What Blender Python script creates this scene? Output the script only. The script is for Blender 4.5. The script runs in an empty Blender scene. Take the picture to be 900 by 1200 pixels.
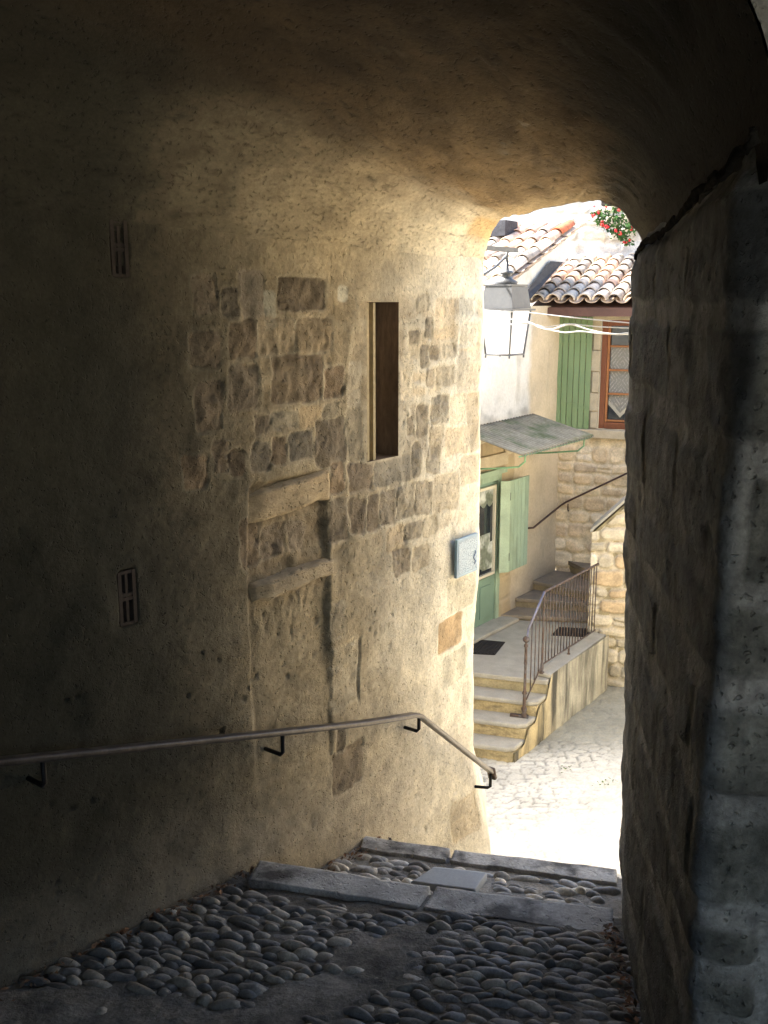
import bpy, math, random
import numpy as np
random.seed(7)
RNG = np.random.default_rng(11)
sc = bpy.context.scene
COL = sc.collection
F = 1170.0
PITCH = math.atan(245.0 / F)
SP, CP = math.sin(PITCH), math.cos(PITCH)

# ---------------------------------------------------------------- measuring helpers
def ray(px, py):
    u = (px - 450) / F; v = (600 - py) / F
    return u, CP + v * SP, -SP + v * CP
def PY(px, py, Y):
    x, y, z = ray(px, py); t = Y / y
    return (x * t, Y, z * t)
def PZ(px, py, Z):
    x, y, z = ray(px, py); t = Z / z
    return (x * t, y * t, Z)

# ---------------------------------------------------------------- noise
def _h(i, j, seed):
    n = (i * 374761393 + j * 668265263 + seed * 1274126177) & 0x7fffffff
    n = ((n ^ (n >> 13)) * 1274126177) & 0x7fffffff
    return ((n ^ (n >> 16)) & 0xffff) / 65535.0
def vnoise(x, y, seed=0):
    x = np.asarray(x, float); y = np.asarray(y, float)
    i = np.floor(x).astype(np.int64); j = np.floor(y).astype(np.int64)
    fx = x - i; fy = y - j
    fx = fx * fx * (3 - 2 * fx); fy = fy * fy * (3 - 2 * fy)
    a = _h(i, j, seed); b = _h(i + 1, j, seed); c = _h(i, j + 1, seed); d = _h(i + 1, j + 1, seed)
    return (a * (1 - fx) + b * fx) * (1 - fy) + (c * (1 - fx) + d * fx) * fy
def fbm(x, y, octs=4, seed=0):
    r = 0; a = .5; t = 0
    for k in range(octs):
        r = r + a * vnoise(x, y, seed + k * 17); t += a
        x = x * 2.03 + 5.2; y = y * 2.03 + 1.7; a *= .5
    return r / t * 2 - 1
def smooth(e0, e1, x):
    t = np.clip((x - e0) / (e1 - e0), 0, 1)
    return t * t * (3 - 2 * t)

# ---------------------------------------------------------------- object helpers
def tag(o, label=None, cat=None, group=None, kind=None):
    if label: o['label'] = label
    if cat: o['category'] = cat
    if group: o['group'] = group
    if kind: o['kind'] = kind
    return o
def empty(name, loc, label=None, cat=None, group=None):
    o = bpy.data.objects.new(name, None); COL.objects.link(o); o.location = loc
    o.empty_display_size = .1
    return tag(o, label, cat, group)
class MB:
    def __init__(s): s.v = []; s.f = []; s.c = []; s.sm = []
    def add(s, vs, fs, col=None, sm=False):
        o = len(s.v); s.v += [tuple(map(float, p)) for p in vs]; s.f += [tuple(i + o for i in f) for f in fs]
        s.c += [col or (1, 1, 1)] * len(vs); s.sm += [sm] * len(fs)
        return s
    def box(s, c, sx, sy, sz, ax=(1, 0), tilt=None, col=None):
        "centre, sizes along plan axis ax, its perpendicular, and z"
        ax = np.array(ax, float); ax /= np.linalg.norm(ax)
        A = np.array([ax[0], ax[1], 0]); B = np.array([-ax[1], ax[0], 0]); Z = np.array([0, 0, 1.0])
        if tilt is not None: A, B, Z = [np.array(t, float) for t in tilt]
        c = np.array(c, float); vs = []
        for k in (-1, 1):
            for j, i in ((-1, -1), (-1, 1), (1, 1), (1, -1)):
                vs.append(c + A * i * sx / 2 + B * j * sy / 2 + Z * k * sz / 2)
        return s.add(vs, [(3, 2, 1, 0), (4, 5, 6, 7), (0, 1, 5, 4), (1, 2, 6, 5), (2, 3, 7, 6), (3, 0, 4, 7)], col)
    def prism(s, poly, z0, z1, col=None):
        n = len(poly)
        area = sum(poly[i][0] * poly[(i + 1) % n][1] - poly[(i + 1) % n][0] * poly[i][1] for i in range(n))
        if area < 0: poly = poly[::-1]
        zz0 = z0 if hasattr(z0, '__len__') else [z0] * n; zz1 = z1 if hasattr(z1, '__len__') else [z1] * n
        if area < 0: zz0 = zz0[::-1]; zz1 = zz1[::-1]
        vs = [(p[0], p[1], z) for p, z in zip(poly, zz0)] + [(p[0], p[1], z) for p, z in zip(poly, zz1)]
        fs = [tuple(range(n))[::-1], tuple(range(n, 2 * n))] + [(i, (i + 1) % n, n + (i + 1) % n, n + i) for i in range(n)]
        return s.add(vs, fs, col)
    def tube(s, pts, r, n=8, col=None, caps=True):
        pts = [np.array(p, float) for p in pts]; rr = r if hasattr(r, '__len__') else [r] * len(pts)
        vs = []; prev = None
        for i, p in enumerate(pts):
            d = pts[min(i + 1, len(pts) - 1)] - pts[max(i - 1, 0)]; d /= (np.linalg.norm(d) + 1e-9)
            if prev is None:
                a = np.cross(d, (0, 0, 1.0))
                if np.linalg.norm(a) < .05: a = np.cross(d, (1.0, 0, 0))
            else: a = prev - d * np.dot(prev, d)
            a /= np.linalg.norm(a); prev = a; b = np.cross(d, a)
            for k in range(n):
                t = 2 * math.pi * k / n
                vs.append(p + rr[i] * (a * math.cos(t) + b * math.sin(t)))
        fs = []
        for i in range(len(pts) - 1):
            for k in range(n):
                fs.append((i * n + k, i * n + (k + 1) % n, (i + 1) * n + (k + 1) % n, (i + 1) * n + k))
        if caps: fs += [tuple(range(n))[::-1], tuple(range((len(pts) - 1) * n, len(pts) * n))]
        return s.add(vs, fs, col, True)
    def lathe(s, c, prof, n=14, col=None):
        vs = []; fs = []
        for r, z in prof:
            for k in range(n):
                t = 2 * math.pi * k / n; vs.append((c[0] + r * math.cos(t), c[1] + r * math.sin(t), c[2] + z))
        for i in range(len(prof) - 1):
            for k in range(n): fs.append((i * n + k, i * n + (k + 1) % n, (i + 1) * n + (k + 1) % n, (i + 1) * n + k))
        return s.add(vs, fs, col, True)
    def build(s, name, mat, parent=None, loc=None, bevel=0):
        me = bpy.data.meshes.new(name); me.from_pydata(s.v, [], s.f)
        me.materials.append(mat)
        me.polygons.foreach_set('use_smooth', s.sm)
        a = me.color_attributes.new('col', 'FLOAT_COLOR', 'POINT')
        a.data.foreach_set('color', np.array([(*c, 1) for c in s.c], 'f').ravel())
        me.update()
        o = bpy.data.objects.new(name, me); COL.objects.link(o)
        if parent is not None:
            o.parent = parent
            lp = parent_loc(parent)
            o.data.transform(__import__('mathutils').Matrix.Translation(-lp))
        if bevel:
            m = o.modifiers.new('bevel', 'BEVEL'); m.width = bevel; m.segments = 2; m.limit_method = 'ANGLE'
        return o
from mathutils import Vector
def parent_loc(o):
    v = Vector((0, 0, 0))
    while o is not None: v += o.location; o = o.parent
    return v

def mesh_np(name, V, Fa, C, mat, parent=None, sm=True):
    me = bpy.data.meshes.new(name)
    V = np.asarray(V, 'f'); Fa = np.asarray(Fa, 'i')
    if parent is not None: V = V - np.array(parent_loc(parent), 'f')
    me.vertices.add(len(V)); me.vertices.foreach_set('co', V.ravel())
    nf, k = Fa.shape
    me.loops.add(nf * k); me.loops.foreach_set('vertex_index', Fa.ravel())
    me.polygons.add(nf); me.polygons.foreach_set('loop_start', np.arange(nf, dtype='i') * k)
    me.polygons.foreach_set('loop_total', np.full(nf, k, 'i'))
    me.update(calc_edges=True)
    me.polygons.foreach_set('use_smooth', np.full(nf, sm))
    a = me.color_attributes.new('col', 'FLOAT_COLOR', 'POINT')
    cc = np.ones((len(V), 4), 'f'); cc[:, :3] = C
    a.data.foreach_set('color', cc.ravel())
    me.materials.append(mat); me.validate()
    o = bpy.data.objects.new(name, me); COL.objects.link(o)
    if parent is not None: o.parent = parent
    return o

# ---------------------------------------------------------------- materials
def mat_new(name):
    m = bpy.data.materials.new(name); m.use_nodes = True
    nt = m.node_tree; b = nt.nodes['Principled BSDF']
    return m, nt, b
def nd(nt, t, **kw):
    n = nt.nodes.new(t)
    for k, v in kw.items():
        if k in n.inputs: n.inputs[k].default_value = v
        else: setattr(n, k, v)
    return n
def surf(name, col=None, rough=.9, var=.25, scale=6, fine=60, bump=.3, bdist=.01, stretch=(1, 1, 1), metal=0, stain=None, spec=.3, pits=0):
    "procedural surface: object/attribute colour, two noises of variation, bump"
    m, nt, b = mat_new(name); L = nt.links.new
    tc = nd(nt, 'ShaderNodeTexCoord'); mp = nd(nt, 'ShaderNodeMapping'); mp.inputs['Scale'].default_value = stretch
    geo = nd(nt, 'ShaderNodeNewGeometry'); L(geo.outputs['Position'], mp.inputs['Vector'])
    n1 = nd(nt, 'ShaderNodeTexNoise', Scale=scale, Detail=6, Roughness=.62); L(mp.outputs[0], n1.inputs['Vector'])
    n2 = nd(nt, 'ShaderNodeTexNoise', Scale=fine, Detail=5, Roughness=.7); L(mp.outputs[0], n2.inputs['Vector'])
    r1 = nd(nt, 'ShaderNodeMapRange'); r1.inputs['From Min'].default_value = .3; r1.inputs['From Max'].default_value = .7
    r1.inputs['To Min'].default_value = 1 - var; r1.inputs['To Max'].default_value = 1 + var; L(n1.outputs[0], r1.inputs['Value'])
    r2 = nd(nt, 'ShaderNodeMapRange'); r2.inputs['From Min'].default_value = .3; r2.inputs['From Max'].default_value = .7
    r2.inputs['To Min'].default_value = 1 - var * .8 ; r2.inputs['To Max'].default_value = 1 + var * .8; L(n2.outputs[0], r2.inputs['Value'])
    mu = nd(nt, 'ShaderNodeMath', operation='MULTIPLY'); L(r1.outputs[0], mu.inputs[0]); L(r2.outputs[0], mu.inputs[1])
    at = nd(nt, 'ShaderNodeAttribute', attribute_name='col')
    vm = nd(nt, 'ShaderNodeVectorMath', operation='MULTIPLY')
    L(at.outputs['Color'], vm.inputs[0]); vm.inputs[1].default_value = col or (1, 1, 1)
    v2 = nd(nt, 'ShaderNodeVectorMath', operation='SCALE'); L(vm.outputs[0], v2.inputs[0]); L(mu.outputs[0], v2.inputs['Scale'])
    last = v2.outputs[0]
    if stain:
        scol, slo, shi, sscale, sst = stain
        mp2 = nd(nt, 'ShaderNodeMapping'); mp2.inputs['Scale'].default_value = sst; L(geo.outputs['Position'], mp2.inputs['Vector'])
        n3 = nd(nt, 'ShaderNodeTexNoise', Scale=sscale, Detail=7, Roughness=.6); L(mp2.outputs[0], n3.inputs['Vector'])
        r3 = nd(nt, 'ShaderNodeMapRange'); r3.inputs['From Min'].default_value = slo; r3.inputs['From Max'].default_value = shi; L(n3.outputs[0], r3.inputs['Value'])
        mx = nd(nt, 'ShaderNodeMix', data_type='RGBA'); L(r3.outputs[0], mx.inputs['Factor']); L(last, mx.inputs['A']); mx.inputs['B'].default_value = (*scol, 1)
        last = mx.outputs['Result']
    L(last, b.inputs['Base Color'])
    b.inputs['Roughness'].default_value = rough; b.inputs['Metallic'].default_value = metal
    b.inputs['Specular IOR Level'].default_value = spec
    if bump:
        nP = nd(nt, 'ShaderNodeTexNoise', Scale=scale * .35, Detail=3, Roughness=.5); L(mp.outputs[0], nP.inputs['Vector'])
        rP = nd(nt, 'ShaderNodeMapRange'); rP.inputs['From Min'].default_value = .4; rP.inputs['From Max'].default_value = .62; rP.inputs['To Min'].default_value = .25; L(nP.outputs[0], rP.inputs['Value'])
        nF = nd(nt, 'ShaderNodeMath', operation='MULTIPLY'); L(n2.outputs[0], nF.inputs[0]); L(rP.outputs[0], nF.inputs[1])
        ad = nd(nt, 'ShaderNodeMath', operation='ADD'); L(n1.outputs[0], ad.inputs[0])
        if pits:
            vo = nd(nt, 'ShaderNodeTexNoise', Scale=pits, Detail=2, Roughness=.5); L(mp.outputs[0], vo.inputs['Vector'])
            rp = nd(nt, 'ShaderNodeMapRange'); rp.inputs['From Min'].default_value = .30; rp.inputs['From Max'].default_value = .38; rp.inputs['To Max'].default_value = .9
            L(vo.outputs[0], rp.inputs['Value']); a2 = nd(nt, 'ShaderNodeMath', operation='ADD'); L(nF.outputs[0], a2.inputs[0]); L(rp.outputs[0], a2.inputs[1]); L(a2.outputs[0], ad.inputs[1])
        else: L(nF.outputs[0], ad.inputs[1])
        bp = nd(nt, 'ShaderNodeBump', Strength=bump, Distance=bdist); L(ad.outputs[0], bp.inputs['Height']); L(bp.outputs[0], b.inputs['Normal'])
    return m
M = {}
M['masonry'] = surf('old masonry', rough=.95, var=.24, scale=9, fine=85, bump=.75, bdist=.009, pits=75)
M['vault'] = surf('vault plaster', rough=.95, var=.28, scale=5, fine=60, bump=.7, bdist=.009, stretch=(1.1, .8, 1.6), pits=60)
M['pillar'] = surf('pillar stone', rough=.9, var=.3, scale=9, fine=80, bump=.9, bdist=.012, stretch=(1, 1, 1), pits=60, stain=((.045, .045, .042), .55, .75, 5, (1.6, 1.6, .5)), spec=.35)
M['rubble'] = surf('rubble wall', rough=.95, var=.22, scale=5, fine=40, bump=.5, bdist=.012)
M['render'] = surf('lime render', rough=.95, var=.13, scale=2.2, fine=30, bump=.35, bdist=.008, stain=((.30, .27, .21), .6, .85, 2.2, (1.4, 1.4, .5)))
M['cement'] = surf('stained cement', col=(.33, .31, .245), rough=.9, var=.2, scale=3, fine=50, bump=.3, stain=((.05, .048, .04), .46, .64, 3.2, (1.5, 1.5, .22)))
M['slab'] = surf('step slab stone', col=(.42, .405, .37), rough=.75, var=.32, scale=7, fine=90, bump=.6, bdist=.008, spec=.4, pits=40, stain=((.075, .07, .062), .5, .66, 6, (1, 1, 1)))
M['paleslab'] = surf('pale slab stone', col=(.33, .35, .36), rough=.6, var=.12, scale=8, fine=100, bump=.3, bdist=.004)
M['mortarfloor'] = surf('floor mortar', rough=.88, var=.5, scale=9, fine=75, bump=1.0, bdist=.012, spec=.25)
M['pebble'] = surf('river cobbles', rough=.55, var=.4, scale=14, fine=110, bump=.6, bdist=.005, spec=.4, stain=((.13, .12, .10), .56, .72, 9, (1, 1, 1)))
M['plaza'] = surf('plaza paving', rough=.85, var=.2, scale=3, fine=45, bump=.6, bdist=.012)
M['tread'] = surf('tread stone', col=(.30, .285, .24), rough=.85, var=.15, scale=5, fine=70, bump=.3, bdist=.006)
M['riser'] = surf('riser stone', col=(.33, .27, .15), rough=.9, var=.3, scale=6, fine=50, bump=.5, stain=((.16, .13, .08), .52, .7, 6, (1, 1, 2.5)))
M['tile'] = surf('roof tile clay', rough=.85, var=.3, scale=9, fine=60, bump=.4, stain=((.10, .09, .08), .56, .70, 7, (1, 1, 1)))
M['iron'] = surf('rusty iron', col=(.085, .06, .048), rough=.7, var=.35, scale=20, fine=100, bump=.3, bdist=.002, metal=.3, stain=((.10, .09, .09), .5, .6, 18, (1, 1, 1)))
M['rail'] = surf('worn handrail steel', col=(.085, .072, .064), rough=.42, var=.3, scale=20, fine=100, bump=.1, bdist=.001, metal=.3)
M['black'] = surf('black iron and opening shade', col=(.012, .011, .011), rough=.6, var=.2, bump=.1, bdist=.001)
M['greenbright'] = surf('green shutter paint', col=(.16, .225, .11), rough=.6, var=.10, scale=4, fine=60, bump=.15, bdist=.003, stretch=(3, 3, .5), stain=((.12, .19, .075), .5, .75, 3, (2, 2, .6)))
M['greenpale'] = surf('sage green paint', stain=((.16, .20, .14), .52, .78, 3, (2, 2, .6)), col=(.245, .325, .235), rough=.6, var=.14, scale=4, fine=60, bump=.12, bdist=.003, stretch=(2, 2, .5))
M['greendoor'] = surf('green door paint', col=(.155, .235, .18), rough=.5, var=.07, scale=4, fine=60, bump=.1, bdist=.003)
M['cream'] = surf('cream paint', col=(.5, .47, .37), rough=.6, var=.06, bump=.05)
M['redwood'] = surf('varnished wood', col=(.17, .055, .022), rough=.45, var=.2, scale=8, fine=60, bump=.15, bdist=.002, stretch=(1, 1, .2))
M['orangewood'] = surf('orange varnish', col=(.30, .12, .04), rough=.45, var=.15, scale=8, fine=60, bump=.1, bdist=.002)
M['beam'] = surf('painted beam', col=(.10, .052, .038), rough=.7, var=.15, bump=.2, bdist=.003)
M['zinc'] = surf('zinc', col=(.12, .125, .135), rough=.5, var=.12, bump=.1, bdist=.002, metal=.3)
M['darkzinc'] = surf('grey lead', col=(.045, .045, .05), rough=.8, var=.35, scale=9, bump=.3)
M['white'] = surf('white plastic', col=(.55, .55, .54), rough=.5, var=.04, bump=0)
M['lantern'] = surf('opal lantern panel', col=(.9, .9, .92), rough=.25, var=.02, bump=0)
M['awning'] = surf('old corrugated sheet', spec=.15, col=(.20, .18, .13), rough=.75, var=.25, scale=4, fine=30, bump=.3, bdist=.004, stain=((.09, .11, .05), .5, .68, 2.2, (1, 1, 1)))
M['greeniron'] = surf('green iron', col=(.16, .30, .17), rough=.6, var=.2, bump=.1, bdist=.001)
M['mat'] = surf('rubber mat', col=(.016, .014, .014), rough=.8, var=.3, bump=.3, bdist=.003, fine=140)
M['wood'] = surf('old brown wood', col=(.21, .145, .095), rough=.85, var=.35, scale=10, fine=70, bump=.6, bdist=.006, stretch=(1, 1, .25))
M['stonepart'] = surf('lintel stone', rough=.92, var=.25, scale=9, fine=80, bump=.7, bdist=.01, stretch=(1, 1, 1.6), pits=40)
M['clay'] = surf('vent brick clay', col=(.045, .034, .028), rough=.9, var=.3, bump=.4, bdist=.004)
M['leaf'] = surf('geranium leaves', col=(.035, .085, .016), rough=.6, var=.4, scale=15, bump=0)
M['petal'] = surf('red petals', col=(.5, .02, .03), rough=.6, var=.3, scale=25, bump=0)
M['dryleaf'] = surf('dry leaves', rough=.8, var=.4, scale=30, bump=0)
M['weed'] = surf('weed leaves', col=(.07, .11, .04), rough=.7, var=.3, bump=0)
def glass_mat():
    m, nt, b = mat_new('dark window glass')
    b.inputs['Base Color'].default_value = (.02, .025, .03, 1); b.inputs['Roughness'].default_value = .06; b.inputs['Specular IOR Level'].default_value = .6
    return m
M['glass'] = glass_mat()
M['grime'] = surf('grimy cable', col=(.02, .018, .015), rough=1, var=.5, scale=20, bump=.6, bdist=.006, spec=.02)
def poster_mat():
    m, nt, b = mat_new('posters behind glass'); L = nt.links.new
    g = nd(nt, 'ShaderNodeNewGeometry')
    n = nd(nt, 'ShaderNodeTexVoronoi', Scale=22.0); L(g.outputs['Position'], n.inputs['Vector'])
    n2 = nd(nt, 'ShaderNodeTexNoise', Scale=5.0, Detail=4); L(g.outputs['Position'], n2.inputs['Vector'])
    r = nd(nt, 'ShaderNodeValToRGB'); L(n2.outputs[0], r.inputs[0])
    e = r.color_ramp.elements; e[0].position = .40; e[0].color = (.16, .18, .14, 1); e[1].position = .56; e[1].color = (.50, .53, .49, 1)
    mx = nd(nt, 'ShaderNodeMix', data_type='RGBA'); mx.blend_type = 'MULTIPLY'; mx.inputs['Factor'].default_value = .45
    L(r.outputs[0], mx.inputs['A']); L(n.outputs['Distance'], mx.inputs['B']); L(mx.outputs['Result'], b.inputs['Base Color'])
    b.inputs['Roughness'].default_value = .15
    return m
M['poster'] = poster_mat()
def lantern_mat():
    m, nt, b = mat_new('opal lantern glass'); L = nt.links.new
    b.inputs['Base Color'].default_value = (.9, .9, .92, 1); b.inputs['Roughness'].default_value = .3
    tr = nd(nt, 'ShaderNodeBsdfTranslucent'); tr.inputs[0].default_value = (.95, .95, .97, 1); mx = nd(nt, 'ShaderNodeMixShader'); mx.inputs[0].default_value = .6
    L(b.outputs[0], mx.inputs[1]); L(tr.outputs[0], mx.inputs[2]); L(mx.outputs[0], nt.nodes['Material Output'].inputs[0]); return m
M['lantern'] = lantern_mat()
def lace_mat():
    m, nt, b = mat_new('lace curtain'); L = nt.links.new
    uv = nd(nt, 'ShaderNodeTexCoord'); sx = nd(nt, 'ShaderNodeSeparateXYZ'); L(uv.outputs['UV'], sx.inputs[0])
    # diamond figures
    def tri(src, f):
        a = nd(nt, 'ShaderNodeMath', operation='MULTIPLY'); L(src, a.inputs[0]); a.inputs[1].default_value = f
        p = nd(nt, 'ShaderNodeMath', operation='PINGPONG'); L(a.outputs[0], p.inputs[0]); p.inputs[1].default_value = 1
        return p.outputs[0]
    a = nd(nt, 'ShaderNodeMath', operation='ADD'); L(tri(sx.outputs[0], 2.0), a.inputs[0]); L(tri(sx.outputs[1], 4.0), a.inputs[1])
    w = nd(nt, 'ShaderNodeMath', operation='MULTIPLY'); L(a.outputs[0], w.inputs[0]); w.inputs[1].default_value = 22
    s = nd(nt, 'ShaderNodeMath', operation='SINE'); L(w.outputs[0], s.inputs[0])
    vo = nd(nt, 'ShaderNodeTexVoronoi', Scale=30.0); L(uv.outputs['UV'], vo.inputs['Vector'])
    q = nd(nt, 'ShaderNodeMath', operation='MULTIPLY_ADD'); L(vo.outputs['Distance'], q.inputs[0]); q.inputs[1].default_value = -2.6; L(s.outputs[0], q.inputs[2])
    r = nd(nt, 'ShaderNodeMapRange'); r.inputs['From Min'].default_value = -.9; r.inputs['From Max'].default_value = .1; L(q.outputs[0], r.inputs['Value'])
    r.inputs['To Min'].default_value = .5
    tr = nd(nt, 'ShaderNodeBsdfTransparent'); mx = nd(nt, 'ShaderNodeMixShader'); L(r.outputs[0], mx.inputs[0]); L(tr.outputs[0], mx.inputs[1]); L(b.outputs[0], mx.inputs[2])
    b.inputs['Base Color'].default_value = (.36, .345, .30, 1); b.inputs['Roughness'].default_value = .9
    L(mx.outputs[0], nt.nodes['Material Output'].inputs[0])
    return m
M['lace'] = lace_mat()
def plaque_mat():
    m, nt, b = mat_new('enamel plaque'); L = nt.links.new
    uv = nd(nt, 'ShaderNodeTexCoord'); br = nd(nt, 'ShaderNodeTexBrick', Scale=1.0); mp = nd(nt, 'ShaderNodeMapping'); mp.inputs['Scale'].default_value = (9, 22, 1); L(uv.outputs['UV'], mp.inputs['Vector']); L(mp.outputs[0], br.inputs['Vector'])
    n = nd(nt, 'ShaderNodeTexNoise', Scale=20.0, Detail=4, Roughness=.8); L(uv.outputs['UV'], n.inputs['Vector'])
    r = nd(nt, 'ShaderNodeValToRGB'); L(n.outputs[0], r.inputs[0]); e = r.color_ramp.elements
    e[0].position = .40; e[0].color = (.07, .13, .22, 1); e[1].position = .54; e[1].color = (.30, .43, .56, 1)
    b.inputs['Roughness'].default_value = .25; L(r.outputs[0], b.inputs['Base Color'])
    return m
M['plaque'] = plaque_mat()
M['plaqueedge'] = surf('plaque edge', col=(.25, .38, .50), rough=.3, var=.05, bump=0)

# ---------------------------------------------------------------- plan curves
def resample(pts, step, sigma=0.0):
    pts = np.array(pts, float); seg = np.linalg.norm(np.diff(pts, axis=0), axis=1); cum = np.r_[0, np.cumsum(seg)]
    n = max(2, int(cum[-1] / step) + 1); s = np.linspace(0, cum[-1], n)
    X = np.interp(s, cum, pts[:, 0]); Y = np.interp(s, cum, pts[:, 1])
    if sigma > 0:
        k = int(3 * sigma / step) + 1; w = np.exp(-.5 * (np.arange(-k, k + 1) * step / sigma) ** 2); w /= w.sum()
        Xp = np.pad(X, k, mode='reflect', reflect_type='odd'); Yp = np.pad(Y, k, mode='reflect', reflect_type='odd')
        X = np.convolve(Xp, w, 'valid'); Y = np.convolve(Yp, w, 'valid')
    d = np.stack([np.gradient(X), np.gradient(Y)], 1); d /= np.linalg.norm(d, axis=1)[:, None]
    seg = np.hypot(np.diff(X), np.diff(Y)); s = np.r_[0, np.cumsum(seg)]
    return s, X, Y, d
# left wall runs from behind the camera to the exit corner and round it; its face is on the right of its direction
LW = [(-4.2, -1.48), (-1.053, 2.41), (-.446, 3.16), (-.068, 3.65), (.30, 4.155), (.424, 4.33), (.44, 4.85), (.25, 4.95), (-4.5, 6.0)]
ls, lx, ly, ld = resample(LW, .02, .035)
def lw_at(s, off=0.0):
    x = np.interp(s, ls, lx); y = np.interp(s, ls, ly); dx = np.interp(s, ls, ld[:, 0]); dy = np.interp(s, ls, ld[:, 1])
    n = np.hypot(dx, dy); return x + off * dy / n, y - off * dx / n
S_JAMB = ls[np.argmin(np.hypot(lx - .424, ly - 4.33))]
def lw_hit(px, py, off=0.0, smax=None, want='sz'):
    x, y, z = ray(px, py); r = x / y
    ss = np.linspace(0, smax or S_JAMB + .02, 1500); X, Y = lw_at(ss, off)
    ok = Y > .3; q = np.where(ok, X / np.where(ok, Y, 1), -9)
    s = np.interp(r, q[ok], ss[ok]); X, Y = lw_at(s, off)
    Z = Y * z / y
    return (s, Z) if want == 'sz' else np.array((X, Y, Z))

def rrect(S, Z, s0, s1, z0, z1, rad, warp=0.0, seed=0):
    cs, cz = (s0 + s1) / 2, (z0 + z1) / 2; hs, hz = abs(s1 - s0) / 2, abs(z1 - z0) / 2
    rad = min(rad, hs * .9, hz * .9)
    if warp:
        S = S + warp * fbm(S * 14, Z * 14, 3, seed); Z = Z + warp * fbm(S * 14 + 9, Z * 14 + 4, 3, seed + 5)
    qx = np.abs(S - cs) - hs + rad; qz = np.abs(Z - cz) - hz + rad
    return np.hypot(np.maximum(qx, 0), np.maximum(qz, 0)) + np.minimum(np.maximum(qx, qz), 0) - rad

def grid_faces(ns, nz, keep=None, flip=False):
    i, j = np.meshgrid(np.arange(ns - 1), np.arange(nz - 1), indexing='ij')
    a = i * nz + j
    Fq = np.stack([a, a + nz, a + nz + 1, a + 1], -1)
    if flip: Fq = Fq[..., ::-1]
    if keep is not None: Fq = Fq[keep]
    return Fq.reshape(-1, 4)

def rubble_rows(SS, ZZ, rows, wmin, wmax, seed, warp=.03, rad=.05):
    "irregular coursed rubble; returns mask (1 stone), id noise, signed distance"
    rg = random.Random(seed); sd = np.full(SS.shape, 9.0); idn = np.zeros(SS.shape)
    wS = SS + warp * fbm(SS * 4, ZZ * 4, 3, seed); wZ = ZZ + warp * fbm(SS * 4 + 7, ZZ * 4, 3, seed + 2)
    smin, smax = SS.min(), SS.max()
    for a, b in zip(rows[:-1], rows[1:]):
        s = smin - rg.uniform(0, wmax)
        while s < smax:
            w = rg.uniform(wmin, wmax); g = rg.uniform(.006, .014); zz0 = a + g + rg.uniform(0, .02); zz1 = b - g - rg.uniform(0, .02); idv = rg.random()
            if rg.random() < .16 and w < wmax * .6: parts_ = ((zz0, (zz0 + zz1) / 2 - g), ((zz0 + zz1) / 2 + g, zz1))
            else: parts_ = ((zz0, zz1),)
            for p0_, p1_ in parts_:
                cs, cz, hs, hz = s + w / 2, (p0_ + p1_) / 2, w / 2 - g, (p1_ - p0_) / 2
                sel = (np.abs(wS - cs) < hs + .06) & (np.abs(wZ - cz) < hz + .06)
                if not sel.any(): continue
                r_ = min(rad, hs * .8, hz * .8); qx = np.abs(wS[sel] - cs) - hs + r_; qz = np.abs(wZ[sel] - cz) - hz + r_
                v = np.hypot(np.maximum(qx, 0), np.maximum(qz, 0)) + np.minimum(np.maximum(qx, qz), 0) - r_
                cur = sd[sel]; bt = v < cur; cur[bt] = v[bt]; sd[sel] = cur; ii = idn[sel]; ii[bt] = idv; idn[sel] = ii
            s += w
    return smooth(.008, -.012, sd), idn, sd
def rows_of(z0, z1, lo, hi, seed):
    rg = random.Random(seed); r = [z0]
    while r[-1] < z1: r.append(r[-1] + rg.uniform(lo, hi))
    return r
def stone_colors(idn, pal):
    pal = np.array(pal); k = np.minimum((idn * len(pal)).astype(int), len(pal) - 1); return pal[k] * (.85 + .3 * ((idn * 37.7) % 1))[..., None]
def left_plaster(S, Z):
    "plaster colour of the left side as a function of distance along the wall and height; the vault foot shares it"
    A = lambda *c: np.array(c)
    C = np.ones(S.shape + (3,)) * A(.37, .30, .19)
    C *= (1 + .30 * fbm(S * 1.6, Z * 1.6, 4, 3))[..., None]
    gz = smooth(.0, .6, fbm(S * 2.2, Z * 1.1, 4, 21))[..., None]; C = C * (1 - .5 * gz) + A(.19, .165, .12) * .5 * gz
    sp = smooth(.15, .6, fbm(S * 11, Z * 9, 4, 23))[..., None]; C = C * (1 - .30 * sp)
    lt = smooth(.2, .6, fbm(S * 6, Z * 5, 4, 24))[..., None]; C = C * (1 - .25 * lt) + A(.55, .47, .33) * .25 * lt
    C *= (1 + .22 * fbm(S * 60, Z * 60, 2, 25))[..., None]
    sg = lw_hit(300, 600)[0]; far_dim = smooth(sg + .38, sg - .58, S + .15 * fbm(S * 3, Z * 2, 3, 71))[..., None]
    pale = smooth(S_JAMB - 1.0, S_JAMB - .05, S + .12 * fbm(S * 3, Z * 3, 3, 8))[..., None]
    C = C * (1 - pale) + A(.80, .745, .61) * pale  # paler to the exit: brighter light put into colour, over pale stone
    C = C * (1 - .95 * far_dim) + A(.070, .072, .052) * .27 * far_dim  # plaster darkened away from the exit: fading light put into the colour
    return C, pale
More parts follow.
